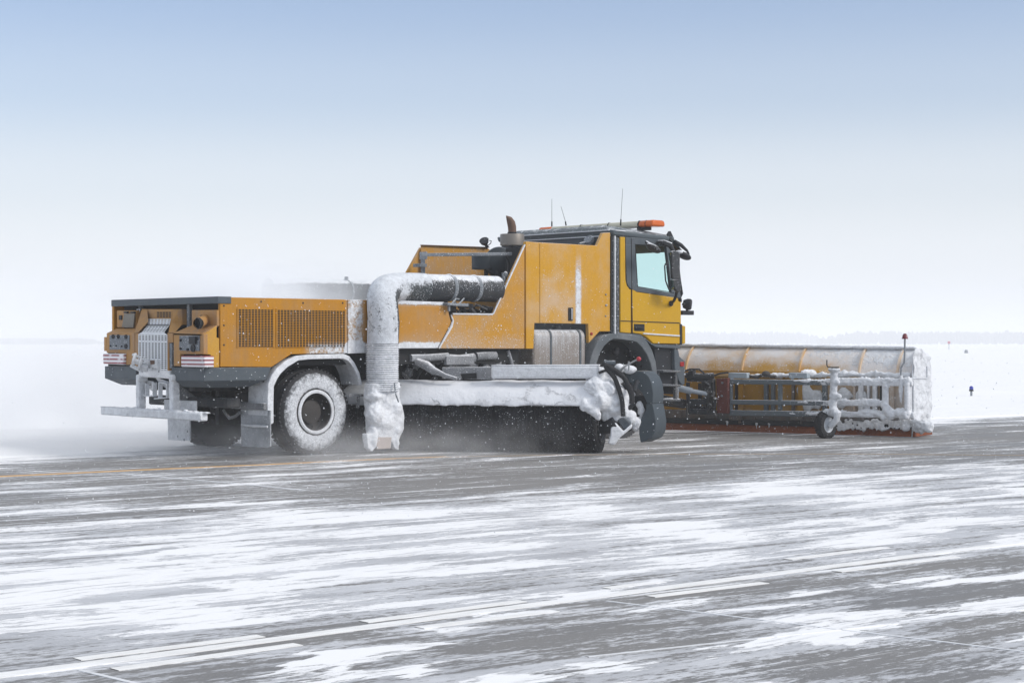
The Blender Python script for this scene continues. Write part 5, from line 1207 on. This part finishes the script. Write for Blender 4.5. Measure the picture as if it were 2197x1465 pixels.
# end plate: big snow-covered cheek reaching forward
ep = MB(); c_ = [(.10, .01), (.10, .95), (.06, 1.12), (.0, 1.28), (-.25, 1.30), (-.50, 1.24), (-.66, 1.15), (-.74, 1.02), (-.72, .5), (-.68, .04)]
ep.prism([W(.0, o, z) for o, z in c_], PD_*.03); e_o = ep.build('end_plate', M['white'], P, bevel=.01)
m = MB(); bm = m.bm; n, mm_ = 26, 40; g = []
def inside(o, z):
    top_ = 1.30 if o > -.25 else 1.30 - (abs(o)-.25)*.30
    return top_ if o > -.72 else 1.1
for i in range(n+1):
    row = []
    for j in range(mm_+1):
        o = .09 - .82*i/n; z = .05 + (inside(o, 0)-.04)*j/mm_
        d = -.035 - .030*mn.noise(V((o*4, z*5, 1))) - .025*mn.noise(V((o*9, z*14, 4))) - (.012 if mn.noise(V((o*3, z*3, 9))) > .1 else 0)
        row.append(bm.verts.new(W(-d, o, z)))
    g.append(row)
for i in range(n):
    for j in range(mm_): bm.faces.new((g[i][j], g[i+1][j], g[i+1][j+1], g[i][j+1]))
m.build('snow_sheet', M['snow_flecked'], e_o, smooth=True)
m = MB()
for px, py, r in ((1985, 916, .10), (1992, 920, .08), (1972, 912, .08), (1962, 905, .08), (1978, 925, .06), (1996, 912, .06), (1965, 918, .06)): m.blob(Q(px, py, .12), r, 2, .4, 6)
m.build('snow_lump', M['snow'], P, remesh=.018, disp=.04, dsize=.08)
MB().prism([W(.03, .13, .01), W(.03, .10, .10), W(.03, -.68, .10), W(.03, -.68, .01)], PD_*.03).build('cheek_edge', M['edge'], e_o, bevel=.004)
MB().bar(Q(1950, 812, .2), Q(1989, 812, .0), .05, .03).bar(Q(1989, 785, .0), Q(1989, 812, .0), .03, .03, (1, 0, 0)).build('cheek_flange', M['white'], e_o, bevel=.01)

# caster wheel
CB = G(1772, 940); wc = V((CB.x, CB.y, .20))
def cq(px, py, o=0.): return U(px, py, wc + V((0, -.10-o, 0)), PN)
ps = MB().tube([cq(1789, 800), cq(1788, 840), cq(1787, 884)], .055, 16, jit=lambda p: .15*mn.noise(p*9)).lathe(cq(1789.5, 795), (0, 0, 1), [(.001, .035), (.09, .03), (.085, .0), (.05, -.03), (.05, -.06)], 20)
for px, py, r in ((1797, 820, .05), (1786, 848, .06), (1798, 850, .05), (1786, 865, .06), (1788, 884, .08), (1775, 884, .06)): ps.blob(cq(px, py), r, 2, .35, 8)
cp0 = ps.build('caster_post', M['castersnow'], P, remesh=.014, disp=.02, dsize=.06)
MB().tube([cq(1774, 772), cq(1774, 783), cq(1776, 787.5), cq(1782, 788), cq(1800, 788)], .009, 8).lathe(cq(1790, 792), (0, 0, 1), [(.001, .02), (.035, .02), (.035, -.02), (.001, -.02)], 12).build('crank_handle', M['hubdark'], cp0, smooth=True)
MB().tube([cq(1786, 878), cq(1796, 888), cq(1795, 899), cq(1787, 909), cq(1781, 915)], [.06, .065, .05, .05, .04], 12, jit=lambda p: .2*mn.noise(p*14)).build('caster_fork', M['castersnow'], cp0, smooth=True)
ax = V((0, -1, 0)); rw = .195
r_ = MB().lathe(wc, ax, [(.001, .075), (.03, .075), (.035, .05), (.09, .042), (.105, .052), (.115, .055), (.115, -.05), (.001, -.05)], 32).build('caster_wheel', M['pale'], P, smooth=True, at=wc)
ty = MB().lathe(wc, ax, [(.112, .05), (.13, .066), (.16, .07), (.18, .06), (.192, .035), (.195, 0), (.192, -.035), (.18, -.06), (.15, -.07), (.112, -.05)], 40)
for k in range(28):
    th = 2*math.pi*k/28; u = V((math.cos(th), 0, math.sin(th))); tn = V((-math.sin(th), 0, math.cos(th)))
    for s_ in (1, -1): ty.box(wc + u*.188 + ax*.035*s_ + tn*.01*s_, (.024, .055, .022), (u, (ax+tn*.3*s_).normalized(), tn))
ty.build('tyre', M['rubber'], r_, smooth=False, at=wc)

# hitch between truck and blade
hp = MB()
hp.bar(Q(1476, 862, .75), Q(1536, 862, .62), .08, .09).bar(Q(1476, 882, .75), Q(1536, 884, .62), .08, .08)
hp.bar(Q(1476, 820, .8), Q(1477, 884, .8), .05, .05, (1, 0, 0)).bar(Q(1519, 812, .66), Q(1520, 886, .66), .08, .08, (1, 0, 0)).bar(Q(1530, 812, .62), Q(1531, 886, .62), .06, .06, (1, 0, 0))
hp.bar(Q(1474, 866, .9), Q(1474, 900, .9), .03, .03, (1, 0, 0)).bar(V((fx-.05, -.5, .60)), Q(1500, 872, .55), .12, .12).bar(V((fx-.05, .5, .60)), Q(1470, 868, .45), .12, .12)
hp.build('hitch_frame', M['dark2'], P, bevel=.012)
MB().tube([Q(1471, 805, .85), Q(1500, 807, .80), Q(1532, 806, .72)], .045, 14).tube([Q(1480, 800, .85), Q(1490, 800, .85)], .06, 14).bar(Q(1474, 814, .8), Q(1530, 816, .7), .06, .06).build('lift_cylinder', M['dark2'], P, smooth=True)
sc_ = MB().tube([Q(1455, 832, .95), Q(1484, 839, .88)], .052, 16).build('steering_cylinder', M['steelsnow'], P, smooth=True)
MB().tube([Q(1484, 839, .88), Q(1518, 845, .80)], .036, 14).build('piston_rod', M['steelsnow'], sc_, smooth=True)
MB().tube([Q(1462, 798, .9), Q(1480, 792, .88), Q(1500, 792, .85), Q(1510, 800, .8), Q(1516, 812, .75)], .013, 8).tube([Q(1530, 806, .7), Q(1545, 801, .65), Q(1563, 799, .6)], .014, 8).build('hydraulic_hose', M['dark'], P, smooth=True)
hm = MB()
for i in range(28):
    a = Q(random.uniform(1508, 1536), random.uniform(800, 885), random.uniform(.5, .8)); b = a + V((random.uniform(-.08, .08), random.uniform(-.08, .08), random.uniform(-.15, .15))); hm.tube([a, b], random.uniform(.012, .035), 7)
hm.build('hitch_fittings', M['dark2'], P)
MB().lathe(Q(1440, 856, 1.2), (0, 0, 1), [(.001, .02), (.10, .015), (.14, 0), (.001, -.04)], 20).bar(Q(1452, 815, 1.1), Q(1451, 860, 1.1), .05, .05, (1, 0, 0)).build('hitch_pin', M['dust'], P, smooth=True)

# ------------------------------------------------------------------ field markers on the far side
runway_light(2084, 828, 851, 44, 'small blue taxiway edge light on a short post standing in the snow at far right')
a = D(2073, 753, 205); o = MB().lathe(V((a.x, a.y, a.z-.05)), (0, 0, 1), [(.001, .22), (.10, .20), (.20, .10), (.22, -.2), (.001, -.2)], 16).build('runway_light', M['galv'], None, smooth=True)
tag(o, 'tiny dark dome-shaped light half sunk in the distant snow, below the pink sign', 'runway light')
a = D(2036, 748, 240); sg = empty('marker_sign', (a.x, a.y, a.z))
MB().tube([V((a.x, a.y, a.z-.1)), V((a.x, a.y, a.z+.72))], .035, 8).build('post', M['galv'], sg)
MB().prism([V((a.x, a.y, a.z)) + RT*dx + V((0, 0, dz)) for dx, dz in ((-.17, .66), (.17, .66), (.17, 1.0), (-.17, 1.0))], FW*.03).build('sign_board', M['pink'], sg)
tag(sg, 'small faded pink square sign on a thin post far off in the snow field', 'sign')

# ------------------------------------------------------------------ airborne snow
def vol(name, lo, hi, fn, label, dens, colr=(.995, .997, 1.), aniso=.0):
    m = MB().bb(lo, hi); mt = bpy.data.materials.new(name); mt.use_nodes = True; t = NT.__new__(NT); t.m = mt; t.t = mt.node_tree; t.t.nodes.clear()
    t.out = t.t.nodes.new('ShaderNodeOutputMaterial'); t.co = t.t.nodes.new('ShaderNodeTexCoord').outputs['Object']
    pv = t.t.nodes.new('ShaderNodeVolumePrincipled'); pv.inputs['Color'].default_value = (*colr, 1); pv.inputs['Anisotropy'].default_value = aniso
    if fn is None: pv.inputs['Density'].default_value = dens
    else: t.put(pv.inputs['Density'], t.mul(fn(t), dens))
    t.t.links.new(pv.outputs[0], t.out.inputs['Volume'])
    o = m.build(name, mt); tag(o, label, 'airborne snow' if fn else 'haze', kind='stuff'); return o
def f_tail(t):
    x, y, z = t.xyz(t.co); n = t.noise(t.map(t.co, scale=(.5, .8, 1.1)), .8, 3, .55)
    low = t.ss(z, .0, 1.6, 1., .25); top_ = t.ss(z, 1.9, 2.75, 1., 0.)
    edge = t.mul(band(t, y, 2.2, 12.2, .9), band(t, x, -16.3, 1.2, 1.3))
    return t.mul(t.mul(t.mul(low, top_), edge), t.ss(n, .32, .68))
vol('blown_snow_cloud', (-18, 1.0, -.3), (2.8, 13.5, 2.8), f_tail, 'white cloud of blown snow trailing behind and beyond the truck', .6)
def f_deck(t):
    x, y, z = t.xyz(t.co); n = t.noise(t.map(t.co, scale=(.6, .9, 1.3)), 1.3, 3, .55)
    return t.mul(t.mul(t.ss(z, 2.0, 2.62, 1., 0.), t.mul(band(t, y, -.4, 2.6, .6), t.mul(t.ss(x, -1.2, -.2), t.ss(x, .4, 2.3, 1., .0)))), t.ss(n, .28, .62))
vol('snow_swirl', (-1.8, -1.15, 1.97), (2.4, 3.4, 2.75), f_deck, 'thin white swirl of snow blowing over the rear deck and the far air duct', 1.9)
def f_low(t):
    x, y, z = t.xyz(t.co); n = t.noise(t.map(t.co, scale=(.7, 1, 1.4)), 2.2, 3, .6)
    low = t.ss(z, .0, .55, 1., 0.); edge = t.mul(band(t, y, -3.4, 1.3, .45), band(t, x, -1.3, 3.9, .5))
    return t.mul(t.mul(low, edge), t.ss(n, .30, .72))
vol('snow_dust', (-2.0, -4.0, -.2), (4.6, 1.9, .6), f_low, 'thin grey snow dust swirling round the rear wheel and the broom near the ground', .40)
vol('haze', (-1900, -60, -1.0), (3300, 3300, 17.0), None, 'pale winter haze over the snow field', .0014)
m = MB(); rnd = random.Random(11)
for i in range(6500):
    d = rnd.uniform(9, 30); px, py = rnd.uniform(-300, 2500), rnd.uniform(570, 1150)
    if py < 752 and not (480 < px < 1455 and py > 640 or 1150 < px < 1450): continue
    p = D(px, py, d)
    if p.z < .03: continue
    r = rnd.choice((.0022, .003, .003, .004, .0055)); v = [m.bm.verts.new(p + V(q)*r) for q in ((1, 0, -.5), (-.6, .8, -.5), (-.6, -.8, -.5), (0, 0, 1.1))]
    for f in ((0, 1, 2), (0, 3, 1), (1, 3, 2), (2, 3, 0)): m.bm.faces.new([v[k] for k in f])
tag(m.build('falling_snow', M['snow']), 'fine snowflakes drifting through the air round the truck', 'snowflakes', kind='stuff')
